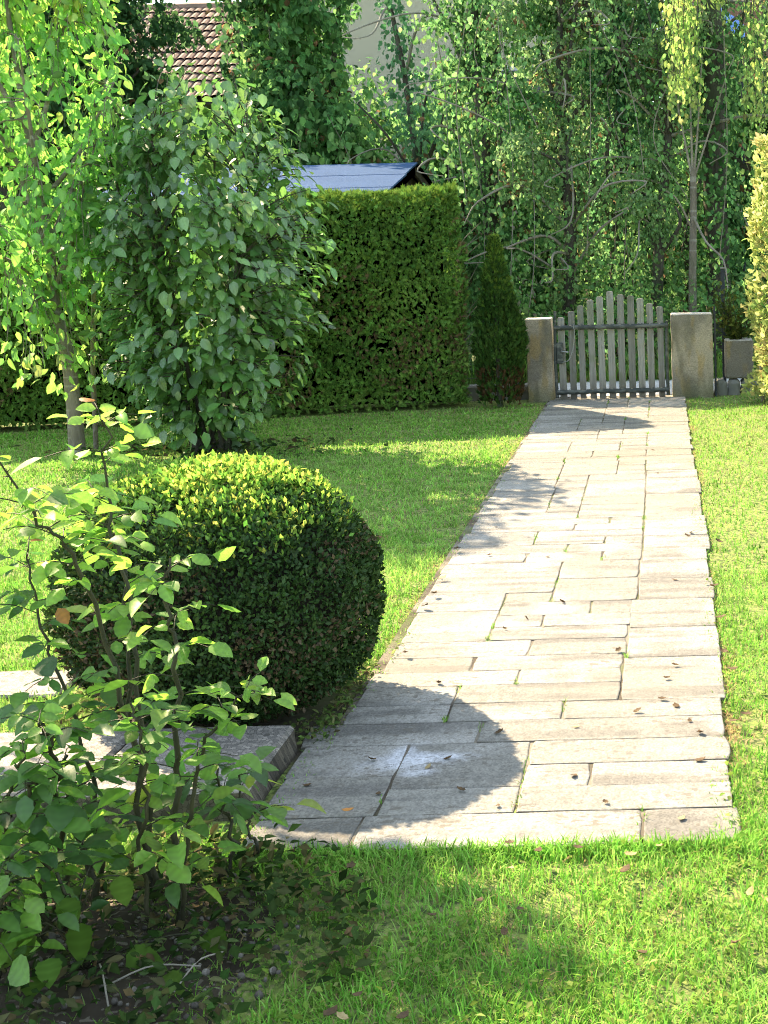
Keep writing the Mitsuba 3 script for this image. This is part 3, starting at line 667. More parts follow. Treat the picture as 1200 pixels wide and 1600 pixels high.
# low stones and the planter beside the right post
for k, (x0, x1, z) in enumerate([(.50, .62, .14), (.63, .75, .13), (.76, .93, .135)]):
    s = obj('footing_stone', roughen(box(x0, x1, 13.72, 14.0, -.05, z, .03), .04, .03, 9, 20 + k), 'stone_grey', smooth=50)
    tag(s, ['grey rounded footing stone nearest the broad gate post', 'middle footing stone under the planter edge', 'footing stone closest to the yellow hedge'][k], 'stone')
plk = obj('planter', roughen(box(.605, .88, 13.74, 13.98, .15, .525, .012), .05, .008, 8, 30), 'post_concrete', smooth=40)
tag(plk, 'square ochre-stained concrete planter on low footing stones by the hedge', 'planter')
sk = thing('planter_shrub', 'small dark shrub with yellowish shoots growing in the concrete planter', 'shrub')
ms = []
tips = []
for k in range(16):
    a = R.random() * 2 * PI; e = np.array([.72 + .17 * math.cos(a), 13.86 + .12 * math.sin(a), .7 + .32 * R.random()])
    c = curve([(.74, 13.86, .48), (.74 + .06 * math.cos(a), 13.86, .6), e], 6); ms.append(tube(c, np.linspace(.006, .002, 6), 5)); tips.append(c[2:])
obj('stems', cat_mesh(ms), 'dark_bark', sk, smooth=True, kind='stuff')
tp = np.vstack(tips); P = tp[R.integers(0, len(tp), 520)] + .05 * R.standard_normal((520, 3)); P[:, 2] = np.maximum(P[:, 2], .54)
M, col = flakes(P, nrm(P - [.72, 13.9, .6]), None, .055, [(.035, .06, .018), (.06, .09, .025), (.22, .24, .05)], freq=3)
add_cloud('foliage', [OVAL1], M, col, 'leaf_soft', sk)

# wire fence on a low wall between the hedge and the conifer
wk = obj('low_wall', roughen(box(-2.6, -1.32, 13.86, 14.02, -.05, .13, .015), .08, .015, 6, 40), 'stone_grey', smooth=40); tag(wk, 'low grey stone wall under the wire fence beside the conifer', 'wall')
wf = thing('wire_fence', 'dark wire fence with a thin post between the hedge and the conical conifer', 'fence')
obj('post', box(-1.785, -1.75, 13.92, 13.955, .12, .98, .003), 'black_steel', wf); obj('post', box(-2.45, -2.415, 13.92, 13.955, .12, .95, .003), 'black_steel', wf)
for i in range(20):
    x = -2.42 + .04 * i
    if x < -1.78: obj('wire', tube([(x, 13.94, .14), (x, 13.94, .62)], .0024, 4, caps=False), 'dark_wire', wf)
for z in (.2, .34, .48, .62): obj('crosswire', tube([(-2.43, 13.936, z), (-1.77, 13.936, z)], .003, 4), 'dark_wire', wf)

#@@TREES
# ------------------------------------------------------------------ leafy shrub and young tree on the lawn
def limbs_to(key, root_fn, tips, r0, r1, bsdf, name, n=9, sag=.0, sides=6):
    """a limb for each tip; returns points along the limbs"""
    out = []
    for tpt in tips:
        a = root_fn(tpt); m = (a + tpt) / 2 + np.array([0, 0, .12 - sag]) + .05 * R.standard_normal(3)
        c = curve([a, m, tpt], n); out.append(c)
    return out

sk = thing('broadleaf_shrub', 'tall many-stemmed shrub with large dark glossy leaves standing on the lawn', 'shrub')
SB = np.array([-3.55, 10.85, 0])
lim, ltips = [], []
for k in range(13):
    a = R.random() * 2 * PI; rr = .12 * math.sqrt(R.random())
    b = SB + [rr * math.cos(a) * 1.6, rr * math.sin(a), -.02]
    e = SB + [(.22 + .42 * R.random()) * math.cos(a) + .05, (.3 + .4 * R.random()) * math.sin(a), 1.5 + 1.0 * R.random()]
    c = curve([b, b * .6 + e * .4 + [0, 0, -.1] + .05 * R.standard_normal(3), e], 14); lim.append(c)
    obj('stem', tube(c, np.linspace(.034 - .014 * R.random(), .008, 14), 7, .1), 'dark_bark', sk, smooth=True)
lp = np.vstack([c[3:] for c in lim])
cent, rad = [], []
def crown_ok(p):
    z = p[2]; t = (z - .12) / 2.75
    if t < 0 or t > 1: return False
    w = np.interp(t, [0, .08, .2, .45, .65, .82, 1], [.34, .55, .82, .95, .88, .68, .30])
    cx = np.interp(t, [0, .5, 1], [-3.5, -3.42, -3.42])
    return ((p[0] - cx) / w) ** 2 + ((p[1] - 10.85) / (w * .95)) ** 2 < 1
tw, tpos, tdir = [], [], []
while len(tw) < 600:
    p = SB + [(R.random() - .5) * 2.2 + .15, (R.random() - .5) * 2.2, R.random() * 2.95]
    if not crown_ok(p): continue
    j = np.argmin(np.linalg.norm(lp - p + [0, 0, .25], axis=1)); a = lp[j]
    c = curve([a, (a + p) / 2 + [0, 0, .05] + .03 * R.standard_normal(3), p], 7)
    tw.append(tube(c, np.linspace(.007, .0025, 7), 4, caps=False))
    m = 11
    q = c[np.clip((R.random(m) ** .6 * 7).astype(int), 1, 6)] + .055 * R.standard_normal((m, 3))
    tpos.append(q); o = nrm(p - (SB + [.1, 0, p[2] * .75])); tdir.append(np.tile(o, (m, 1)))
obj('twigs', cat_mesh(tw), 'dark_bark', sk, smooth=True, kind='stuff')
pos, o = np.vstack(tpos), np.vstack(tdir); n = len(pos)
d = nrm(o * [.9, .9, .15] + [0, 0, -.6] + .5 * R.standard_normal((n, 3)))
M = frames(pos, d, np.array([0, 0, 1.0]) + o * .6 + .4 * R.standard_normal((n, 3)), .062 + .065 * R.random(n))
col = palette([(.06, .15, .04), (.12, .27, .06), (.24, .44, .10)], n, pos, 1.6, 3)
leaves_as_parts(sk, [OVATE, OVAL3], M, col, 'leaf_shiny', 300, -pos[:, 1] + .5 * np.abs(pos[:, 0] + 3.4) + .25 * R.random(n), 'shrub')
# low suckers and litter around its foot
q = SB + np.stack([.55 * R.standard_normal(260), .25 * R.standard_normal(260) - .1, .02 + .05 * R.random(260)], -1)
M = frames(q, R.standard_normal((260, 3)) * [1, 1, .3], np.array([0, 0, 1.0]) + .4 * R.standard_normal((260, 3)), .05 + .03 * R.random(260))
gcv = add_cloud('ground_ivy', [OVAL1], M, palette([(.03, .06, .02), (.06, .10, .03), (.12, .09, .05)], 260), 'leaf_soft', label='dark ground leaves and litter round the foot of the broadleaf shrub')

tk = thing('young_tree', 'slender young tree with a pale leaning trunk and yellow-green leaves at the left edge', 'tree')
trunk = curve([(-4.555, 10.8, -.03), (-4.54, 10.8, .4), (-4.55, 10.8, .8), (-4.60, 10.8, 1.18), (-4.60, 10.82, 1.7), (-4.68, 10.85, 2.4), (-4.72, 10.85, 3.1), (-4.74, 10.85, 3.7)], 30)
obj('trunk', tube(trunk, np.interp(np.linspace(0, 1, 30), [0, .03, .25, .5, 1], [.078, .064, .052, .036, .012]), 12, .06), 'bark', tk, smooth=True)
bc = []
for (z, ex, ey, ez) in [(1.14, -5.3, 10.5, 2.0), (1.25, -4.1, 10.6, 2.3), (1.5, -5.1, 11.3, 2.8), (1.6, -4.2, 11.2, 2.8), (1.9, -4.4, 10.2, 3.0), (2.0, -5.2, 10.7, 3.3), (2.2, -4.25, 10.9, 3.5), (2.4, -5.0, 10.4, 3.6), (1.35, -4.9, 10.2, 1.75), (2.0, -3.95, 10.7, 2.75)]:
    a = trunk[np.argmin(np.abs(trunk[:, 2] - z))]; e = np.array([ex, ey, ez])
    c = curve([a, a * .55 + e * .45 + [0, 0, -.08], e], 12); bc.append(c)
    obj('branch', tube(c, np.linspace(.024, .006, 12), 7, .08), 'bark', tk, smooth=True)
bp = np.vstack([c[2:] for c in bc] + [trunk[14:]])
tw, tpos, tdir = [], [], []
while len(tw) < 520:
    z = .55 + 3.35 * R.random()
    w = np.interp(z, [.5, .9, 1.4, 2.2, 3.2, 4.0], [.30, .55, .72, .80, .72, .4])
    a = R.random() * 2 * PI; q_ = math.sqrt(R.random())
    p = np.array([-4.62 + w * q_ * math.cos(a) * .95, 10.8 + w * q_ * math.sin(a), z])
    if z < 1.2 and R.random() < .45: continue
    if float(meshkit.fbm(p * 2.2, 2, 14)) < .45: continue
    jd = np.linalg.norm(bp - p - [0, 0, .3], axis=1); b = bp[np.argmin(jd)]
    c = curve([b, (b + p) / 2 + [0, 0, .12], p], 7)
    tw.append(tube(c, np.linspace(.005, .002, 7), 4, caps=False)); m = 9
    q = c[np.clip((R.random(m) ** .5 * 7).astype(int), 1, 6)] + .05 * R.standard_normal((m, 3)); tpos.append(q); tdir.append(np.tile(nrm(p - b), (m, 1)))
obj('twigs', cat_mesh(tw), 'bark', tk, smooth=True, kind='stuff')
pos, o = np.vstack(tpos), np.vstack(tdir); n = len(pos)
d = nrm(o * .7 + [0, 0, -.35] + .65 * R.standard_normal((n, 3)))
M = frames(pos, d, nrm(np.array([0, 0, .6]) + .8 * R.standard_normal((n, 3))), .065 + .045 * R.random(n))
col = palette([(.12, .33, .07), (.19, .46, .08), (.30, .57, .10), (.52, .58, .13)], n, pos, 1.2, 8)
leaves_as_parts(tk, [LONG3, OVATE], M, col, 'leaf_waxy', 300, -pos[:, 1] + .25 * R.random(n) - 5 * (pos[:, 2] > 3.4) - 5 * (pos[:, 0] < -5.15), 'ytree')
stk = obj('wooden_stake', tube([(-4.55, 11.15, -.05), (-4.50, 11.15, .7), (-4.40, 11.15, 1.55)], [.02, .018, .016], 8, .06), 'bark', smooth=True)
tag(stk, 'thin grey wooden stake standing just behind the young tree', 'stake')

shk = thing('garden_tree', 'slim leafy tree just outside the left edge whose crown dapples the rose bed with shade', 'tree')
tr = curve([(-3.62, 5.62, -.05), (-3.60, 5.62, .8), (-3.62, 5.6, 1.7), (-3.56, 5.6, 2.6), (-3.54, 5.6, 3.2)], 16)
obj('trunk', tube(tr, np.linspace(.05, .012, 16), 9, .08), 'bark', shk, smooth=True)
q = np.vstack([nrm(R.standard_normal((m, 3))) * ((.2 + .8 * R.random((m, 1))) ** .6) * [.38, .36, .36] + c for m, c in ((620, [-3.33, 5.82, 3.0]), (560, [-3.78, 5.39, 3.0]))])
q = q[meshkit.fbm(q * 2.6, 2, 5) > .40]; n = len(q)
for _ in range(14):
    e = q[int(R.integers(n))]; a = tr[int(R.integers(7, 14))]
    obj('branch', tube(curve([a, (a + e) / 2 + [0, 0, .06], e], 7), np.linspace(.014, .004, 7), 5), 'bark', shk, smooth=True)
M = frames(q, nrm(R.standard_normal((n, 3)) + [0, 0, -.3]), np.array([0, 0, .8]) + .6 * R.standard_normal((n, 3)), .10 + .04 * R.random(n))
add_cloud('crown', [OVATE], M, palette([(.12, .30, .05), (.22, .44, .06)], n), 'leaf_soft', shk)

#@@ROSES
# ------------------------------------------------------------------ roses in the foreground
ROSE = [leaf_tpl(.68, 7, .10, .16, .45, .05), leaf_tpl(.60, 7, .16, .30, .42, .05), leaf_tpl(.72, 7, .05, .08, .46, .05), leaf_tpl(.66, 7, -.10, .38, .44, .06), leaf_tpl(.58, 7, .24, -.10, .42, .06)]
def rose(key, canes, n_leaf, n_parts, tagname, tipclusters=(), bias=0.0):
    L_pos, L_d, L_n, L_s = [], [], [], []
    pet = []
    def compound(b, d, size, k=5):
        """petiole with k leaflets"""
        d = nrm(d); side_ = nrm(np.cross(d, [0, 0, 1.0]) + 1e-6); ln = size * 1.9
        c = curve([b, b + d * ln * .5 + [0, 0, .012], b + d * ln + [0, 0, -.002]], 5)
        pet.append(tube(c, np.linspace(.0016, .0009, 5), 4, caps=False))
        nz = nrm(np.cross(side_, d)); nz = nz if nz[2] > 0 else -nz
        spots = [(1.0, 0), (.62, 1), (.62, -1), (.28, 1), (.28, -1)][:k]
        for t, s in spots:
            pnt = c[int(round(t * 4))]
            dd = d if s == 0 else nrm(d * .45 + side_ * s)
            L_pos.append(pnt + dd * .004); L_d.append(nrm(dd + [0, 0, -.25] + .22 * R.standard_normal(3))); L_n.append(nz + .35 * R.standard_normal(3)); L_s.append(size * (1.12 if s == 0 else (.95 if t > .5 else .75)) * (.85 + .3 * R.random()))
    allc = []
    for i, (pts, r0, r1, share, z0) in enumerate(canes):
        c = curve(pts, 26); c[1:-1] += .006 * R.standard_normal((24, 3))
        ms = [tube(c, np.linspace(r0, r1, 26) * .85, 7, .12)]
        for _ in range(int(26 * np.linalg.norm(c[-1] - c[0]) / .5)):         # thorns
            j = int(R.integers(1, 24)); o = nrm(R.standard_normal(3)); b = c[j] + (c[j + 1] - c[j]) * R.random()
            ms.append(tube([b, b + o * (r0 + .007)], [.0022, .0003], 4, caps=False))
        obj('cane', cat_mesh(ms), 'rose_cane', key, smooth=True)
        m = int(n_leaf * share); ok = c[c[:, 2] > z0]
        for q in range(m):
            t = (q + .5 * R.random()) / m; b = ok[min(int(t * len(ok)), len(ok) - 1)]
            a = q * 2.4 + R.random() * .9; d = np.array([math.cos(a), math.sin(a), .28 - .35 * R.random()])
            compound(b, d, .042 + .030 * R.random() if t < .92 else .042, 5 if R.random() < .7 else 3)
    for (b, dirs, size) in tipclusters:
        for d in dirs: compound(np.array(b), np.array(d, float), size, 3)
    obj('petioles', cat_mesh(pet), 'rose_cane', key, smooth=True, kind='stuff')
    pos, d, nz, s = np.array(L_pos), np.array(L_d), np.array(L_n), np.array(L_s); n = len(pos)
    M = frames(pos, d, nz, s)
    height_gain = np.clip((pos[:, 2] - .55) / .6, 0, 1) * .25  # leaf colour brightens with height
    col = palette([(.03, .085, .035), (.075, .19, .045), (.19, .40, .055), (.36, .60, .07)], n, pos, 2.5, 4, .18, bias) * (1 + height_gain[:, None])
    col = np.minimum(col, [.36, .58, .10]); k = R.random(n) < .014; col[k] = [.46, .20, .04]
    leaves_as_parts(key, ROSE, M, col, 'leaf_gloss', n_parts, pos[:, 2] * .2 - pos[:, 1] + .2 * R.random(n), tagname, 9)

rk1 = thing('rose_bush', 'tall rose bush with one straight dark main cane and backlit leaves before the clipped bush', 'rose bush')
rose(rk1, [
    ([(-1.195, 3.1, -.02), (-1.17, 3.1, .321), (-1.142, 3.1, .556), (-1.133, 3.1, .77), (-1.124, 3.1, .90)], .0105, .0035, .17, .12),
    ([(-1.30, 3.25, -.02), (-1.308, 3.3, .408), (-1.337, 3.35, .803), (-1.371, 3.4, .961), (-1.365, 3.4, 1.18)], .009, .003, .19, .2),
    ([(-1.28, 3.2, -.02), (-1.306, 3.2, .558), (-1.363, 3.15, .891), (-1.41, 3.1, 1.0), (-1.457, 3.05, 1.137)], .009, .0025, .2, .2),
    ([(-1.33, 3.3, -.02), (-1.376, 3.4, .373), (-1.374, 3.45, .779), (-1.423, 3.5, .91), (-1.451, 3.5, .988)], .008, .0025, .2, .2),
    ([(-1.17, 3.06, -.02), (-1.10, 3.0, .34), (-1.03, 2.98, .52), (-.945, 2.96, .615)], .007, .003, .13, .12),
    ([(-1.24, 3.05, -.02), (-1.21, 2.98, .25), (-1.17, 2.95, .48), (-1.18, 2.93, .62)], .007, .003, .12, .1)], 108, 300, 'rose',
    [((-1.365, 3.4, 1.165), [(1, .2, .35), (-.9, .1, .25), (.3, -.9, .3), (-.4, .6, .6), (.9, -.3, .0)], .045), ((-.945, 2.96, .612), [(1, .1, .12), (.7, -.5, .3), (.2, .6, .35), (-.5, -.5, .3)], .042)], bias=.3)
rk2 = thing('rose_bush', 'rose bush at the left edge whose thin budded cane leans up over the lawn', 'rose bush')
rose(rk2, [
    ([(-1.444, 3.3, -.02), (-1.438, 3.3, .176), (-1.461, 3.3, .413), (-1.504, 3.3, .595), (-1.527, 3.3, .757), (-1.534, 3.3, .887)], .008, .0025, .3, .1),
    ([(-1.439, 3.05, -.02), (-1.396, 3.0, .293), (-1.374, 2.95, .496), (-1.37, 2.9, .588)], .009, .004, .3, .1),
    ([(-1.434, 2.95, -.02), (-1.402, 2.9, .36), (-1.39, 2.86, .54)], .009, .004, .25, .08),
    ([(-1.40, 3.2, -.02), (-1.45, 3.2, .2), (-1.43, 3.15, .42)], .012, .005, .15, .1),
    ([(-1.55, 3.0, -.02), (-1.50, 2.95, .25), (-1.44, 2.9, .46)], .008, .004, .2, .08), ([(-1.50, 2.82, -.02), (-1.44, 2.78, .2), (-1.38, 2.74, .36)], .007, .004, .2, .06)], 86, 300, 'roseb')
rk3 = thing('rose_bush', 'small nearly bare forked rose beside the raised step of the side path', 'rose bush')
rose(rk3, [
    ([(-1.163, 3.3, -.03), (-1.108, 3.3, .116), (-1.122, 3.3, .235), (-1.13, 3.3, .33)], .007, .003, .5, .16),
    ([(-1.117, 3.35, -.03), (-1.069, 3.35, .074), (-1.086, 3.35, .161), (-1.095, 3.35, .28)], .007, .003, .5, .16)], 12, 60, 'rosec')

# broad-leaved seedling and ground leaves in the bed
wk_ = thing('broadleaf_weed', 'low plant with large pale green toothed heart-shaped leaves at the lower left corner', 'plant')
TOOTH = [leaf_tpl(.74, 11, .06, .25, .34, .06), leaf_tpl(.68, 11, .10, .35, .33, .06)]
spots = [(-1.34, 2.86, .20, (.5, -.6, -.75)), (-1.30, 2.84, .15, (.1, -.8, -.75)), (-1.24, 2.92, .22, (.25, -.4, -.95)), (-1.40, 2.84, .12, (-.7, -.4, -.3)), (-1.36, 2.80, .09, (.3, -.9, -.3)), (-1.42, 2.92, .19, (-.8, .2, -.2)),
         (-1.30, 2.98, .23, (.4, .6, -.1)), (-1.43, 2.80, .15, (-.3, -.8, -.4)), (-1.38, 2.78, .06, (.2, -.9, .1)), (-1.22, 2.86, .06, (.9, -.1, -.2)), (-1.46, 2.86, .24, (-.5, -.5, -.2)), (-1.12, 2.80, .04, (.7, -.6, .05)), (-1.07, 2.96, .06, (.5, -.7, -.1))]
ms = [tube(curve([(-1.33, 2.9, 0), (-1.33, 2.88, .12), (-1.36, 2.88, .25)], 6), .004, 6)]
for x, y, z, d in spots: ms.append(tube(curve([(-1.33, 2.89, max(.01, z - .08)), ((x - 1.33) / 2, (y + 2.89) / 2, z), (x, y, z)], 5), .0022, 4, caps=False))
obj('stem', cat_mesh(ms), 'rose_cane', wk_, smooth=True)
P = np.array([s[:3] for s in spots]); D = np.array([s[3] for s in spots]); n = len(P)
M = frames(P, D, nrm(np.array([.1, -.45, .85]) + .15 * R.standard_normal((n, 3))), .068 + .03 * R.random(n))
leaves_as_parts(wk_, TOOTH, M, palette([(.10, .20, .035), (.16, .28, .05)], n), 'leaf_soft', n, R.random(n), 'weed', 4)
# low leafy ground cover in and round the bed
n = 3200; a = R.random(n) * 2 * PI; q = .05 + 1.15 * np.sqrt(R.random(n))
P = np.stack([-1.35 + .55 * q * np.cos(a), 2.95 + .5 * q * np.sin(a), .02 + .07 * R.random(n)], -1)
k = meshkit.fbm(P * 5, 3, 3) > .44; P = P[k]; n = len(P)
M = frames(P, R.standard_normal((n, 3)) * [1, 1, .5], np.array([0, -.2, 1.0]) + .5 * R.standard_normal((n, 3)), .018 + .028 * R.random(n))
add_cloud('ground_cover', [OVAL1, LONG3], M, palette([(.03, .055, .018), (.06, .11, .03), (.10, .15, .05), (.20, .15, .08)], n), 'leaf_soft', label='low leaves and dry litter covering the soil around the rose canes')
# dry stalks lying in the bed
for k, (a, b) in enumerate([((-1.24, 2.78), (-1.05, 2.84)), ((-1.2, 2.7), (-1.28, 2.86)), ((-1.08, 2.75), (-1.02, 2.9))]):
    s = obj('dry_stalk', tube(curve([(a[0], a[1], .03), ((a[0] + b[0]) / 2, (a[1] + b[1]) / 2, .06), (b[0], b[1], .04)], 8), .0022, 5), 'pale_twig', smooth=True)
    tag(s, ['longest pale dry stalk lying across the soil beneath the roses', 'short pale dry stalk at the left of the rose bed pointing up the slope', 'pale dry stalk at the right rim of the rose bed beside the grass'][k], 'stalk', 'dry stalks in the rose bed')

#@@LITTER
# ------------------------------------------------------------------ fallen leaves
def dead_leaf(curl):
    v, f = leaf_tpl(.62, 5, -.12, .05, .45, .08); v = v.copy(); v[:, 1] -= .5
    v[:, 2] += curl * (v[:, 0] ** 2 * 2.2 + v[:, 1] ** 2 * .8) + .05
    v2 = v - [0, 0, .02]
    return np.vstack([v, v2]), np.vstack([f, f[:, ::-1] + len(v)])
mat('dead_leaf_brown', lambda p, n, uv: mix((.05, .033, .018), (.13, .08, .035), fbm(p.x * 90, p.y * 90, p.z * 90, 2)), .8, two=True)
mat('dead_leaf_tan', lambda p, n, uv: mix((.28, .20, .085), (.42, .34, .17), fbm(p.x * 90, p.y * 90, p.z * 90, 2)), .8, two=True)
mat('dead_leaf_orange', lambda p, n, uv: mix((.38, .15, .04), (.55, .26, .06), fbm(p.x * 90, p.y * 90, p.z * 90, 2)), .7, two=True)
DL = [mikit.ply(dead_leaf(c), b, smooth=True) for c in (.5, 1.2) for b in ('dead_leaf_brown', 'dead_leaf_tan', 'dead_leaf_orange')]
def nth(k): return '%d%s' % (k, 'th' if 10 <= k % 100 <= 20 else {1: 'st', 2: 'nd', 3: 'rd'}.get(k % 10, 'th'))
TONE = ['brown', 'tan', 'orange-brown', 'brown', 'tan', 'orange-brown']
def litter(x, y, z, s, kind, label, group):
    k = key_for('fallen_leaf')
    scene[k] = {**DL[kind], 'to_world': T().translate([x, y, z]).rotate([0, 0, 1], float(R.random() * 360)).rotate([1, 0, 0], float(R.normal() * 14)).scale(s)}
    tag(k, label, 'leaf', group)
for (x, y) in sorted([(.02, 4.55), (.06, 4.40), (-.03, 4.62), (.08, 4.28), (-.02, 4.85), (.02, 5.0), (-.12, 4.5), (-.6, 5.7), (-.68, 5.55), (-.47, 5.95), (-.32, 4.37), (-.84, 4.86), (-.93, 4.12), (-.56, 4.33), (-.62, 3.86), (-.5, 3.74),
               (-.2, 3.74), (.02, 3.62), (-.86, 3.85), (.1, 7.25), (.12, 7.3), (-.6, 6.84), (-.1, 10.2), (.05, 8.8), (-.3, 3.95), (.08, 4.05), (-.7, 4.12), (-1.08, 3.93), (-.75, 4.05), (.02, 6.3), (-.9, 6.9), (-.2, 5.2), (-.95, 7.6), (-.05, 9.2)], key=lambda q: q[1]):
    kd = int(R.choice([0, 0, 3, 3, 1])); cnt = cnt + 1 if 'cnt' in globals() else 1
    litter(x + .004 * R.normal(), y, .016, .022 + .016 * R.random(), kd, 'curled %s leaf on the path, %s from the front end, %s' % (TONE[kd], nth(cnt), 'near the right edge' if x > -.15 else 'near the left edge' if x < -.75 else 'about mid path'), 'fallen leaves on the path')
litter(-.915, 3.705, .03, .036, 2, 'orange-brown leaf lying in the front joint of the path near the roses', None)
for m, (x, y) in enumerate(sorted([tuple(float(v[0]) for v in scatter(60, -.9, .6, 2.55, 3.45)) for _ in range(28)], key=lambda q: -q[1])):
    kd = int(R.choice([0, 0, 1, 3, 3, 4]))
    litter(x, y, .03 + .012 * R.random(), .022 + .02 * R.random(), kd, 'dry %s leaf lying in the near lawn, %s from the path end towards the viewer' % (TONE[kd], nth(m + 1)), 'fallen leaves on the near lawn')
edn = {'left': 0, 'right': 0}
for (x, y, kd) in sorted([(-1.02, 5.2, 3), (-1.06, 5.9, 0), (-1.06, 6.4, 1), (-1.08, 7.0, 3), (-1.05, 6.1, 3), (-1.1, 7.7, 0), (.2, 5.1, 3), (.21, 5.6, 0), (.2, 6.1, 3), (.22, 4.9, 0), (.24, 4.4, 3), (.2, 4.35, 0), (.26, 7.0, 3)], key=lambda q: q[1]):
    ed = 'left' if x < -.5 else 'right'; edn[ed] += 1
    litter(x, y, .03, .035 + .02 * R.random(), kd, 'brown leaf in the dry grass along the %s path edge, %s from the front' % (ed, nth(edn[ed])), 'fallen leaves along the path edge')

#@@HUT
# ------------------------------------------------------------------ hut behind the hedge
hk_ = thing('garden_hut', 'low dark timber garden hut with a blue-grey felt gable roof behind the hedge', 'hut')
X0, X1, YR, ZR, SL = -5.9, -2.82, 17.0, 2.44, .186
YF, YB = 14.35, 19.0
ov = .12
def roof_sheet(y0, y1, z0, z1, x0, x1, t=.035):
    P = np.array([(x0, y0, z0), (x1, y0, z0), (x1, y1, z1), (x0, y1, z1)], float); Q = P - [0, 0, t]
    V = np.vstack([P, Q]); return V, np.array([(0, 1, 2), (0, 2, 3), (4, 6, 5), (4, 7, 6), (0, 4, 5), (0, 5, 1), (1, 5, 6), (1, 6, 2), (2, 6, 7), (2, 7, 3), (3, 7, 4), (3, 4, 0)])
nrow = 3
for k in range(nrow):      # overlapping felt courses
    ya, yb = YF + (YR - YF) * k / nrow, YF + (YR - YF) * (k + 1) / nrow + .06
    lift = .0015
    obj('felt_course', roof_sheet(ya, min(yb, YR), ZR - (YR - ya) * SL + lift, ZR - (YR - min(yb, YR)) * SL - (.004 if k < nrow - 1 else 0), X0 - .02 * R.random(), X1 + .015 * R.random(), .02), 'felt', hk_)
obj('rear_roof', roof_sheet(YB, YR, ZR - (YB - YR) * SL, ZR - .002, X0, X1), 'felt', hk_)
zf, zb = ZR - (YR - YF) * SL, ZR - (YB - YR) * SL
for k in range(24):        # gable boards
    ya = YF + .15 + (YB - YF - .3) * k / 24; yb = ya + (YB - YF - .3) / 24 - .012
    za, zb_ = ZR - abs(YR - ya) * SL - .08, ZR - abs(YR - yb) * SL - .08
    P = np.array([(X1 - .14 + .01 * R.random(), ya, 0), (X1 - .14, yb, 0), (X1 - .14, yb, zb_), (X1 - .14, ya, za)]); Q = P - [.02, 0, 0]
    V = np.vstack([P, Q]); obj('gable_board', (V, np.array([(0, 1, 2), (0, 2, 3), (4, 6, 5), (4, 7, 6), (0, 4, 5), (0, 5, 1), (1, 5, 6), (1, 6, 2), (2, 6, 7), (2, 7, 3), (3, 7, 4), (3, 4, 0)])), 'dark_timber', hk_)
obj('wall', box(X0 + .15, X1 - .17, YF + .16, YB - .16, -.05, 1.78, .01), 'dark_timber', hk_)
for (ya, yb) in ((YF, YR), (YB, YR)):
    za = ZR - abs(YR - ya) * SL
    P = np.array([(X1 - .03, ya, za - .04), (X1 - .03, yb, ZR - .04), (X1 - .03, yb, ZR - .14), (X1 - .03, ya, za - .14)]); V = np.vstack([P, P - [.03, 0, 0]])
    obj('barge_board', (V, np.array([(0, 1, 2), (0, 2, 3), (4, 6, 5), (4, 7, 6), (0, 4, 5), (0, 5, 1), (1, 5, 6), (1, 6, 2), (2, 6, 7), (2, 7, 3), (3, 7, 4), (3, 4, 0)])), 'dark_timber', hk_)

# ------------------------------------------------------------------ houses far behind the trees
ha = thing('tiled_house', 'house with a weathered red-brown pantile roof behind the trees at upper left', 'house')
obj('wall', box(-15.5, -6.7, 25.6, 33.0, -.1, 4.0, .02), 'plaster', ha)
RX0, RX1, RY0, RY1, RZ0, RZ1 = -15.8, -6.45, 25.0, 29.0, 3.95, 6.05
rf = obj('roof', (np.array([(RX0, RY0, RZ0 - .06), (RX1, RY0, RZ0 - .06), (RX1, RY1, RZ1 - .06), (RX0, RY1, RZ1 - .06), (RX0, 33.2, RZ0 - .06), (RX1, 33.2, RZ0 - .06)], float), np.array([(0, 1, 2), (0, 2, 3), (3, 2, 5), (3, 5, 4)])), 'dark_timber', ha)
ncol, nr = 23, 13
tile_px = (RX1 + 9.8) / ncol
th = np.linspace(0, PI, 5)
for r in range(nr):
    for c in range(ncol):
        x = -9.8 + c * tile_px; t0, t1 = r / nr, (r + 1.15) / nr
        ring = np.stack([x + tile_px * .5 * (1 - np.cos(th)), 0 * th, .045 * np.sin(th)], -1)
        a = ring + [0, RY0 + (RY1 - RY0) * t0, RZ0 + (RZ1 - RZ0) * t0 + .05]; b = ring + [0, RY0 + (RY1 - RY0) * t1, RZ0 + (RZ1 - RZ0) * t1 + .012]
        V = np.vstack([a, b]); i = np.arange(4)
        kk = r * ncol + c
        if kk < 300: obj('tile', (V, np.vstack([np.stack([i, i + 1, i + 6], 1), np.stack([i, i + 6, i + 5], 1)])), 'roof_tile', rf, uv=np.c_[V[:, 0] * .1 + 10 * (kk + 1) + 5, V[:, 1]])
obj('ridge', tube([(RX0, RY1, RZ1 + .03), (RX1, RY1, RZ1 + .03)], .09, 8), 'roof_tile', rf, smooth=40)
obj('verge_board', roof_sheet(RY0 - .05, RY1, RZ0 - .16, RZ1 - .12, RX1 - .02, RX1 + .06, .16), 'dark_timber', ha)
w_ = obj('window', box(-9.6, -8.4, 25.5, 25.62, 1.6, 2.9, .02), 'white_frame', ha); obj('pane', box(-9.5, -8.5, 25.48, 25.5, 1.7, 2.8, .005), 'glass_dark', w_)

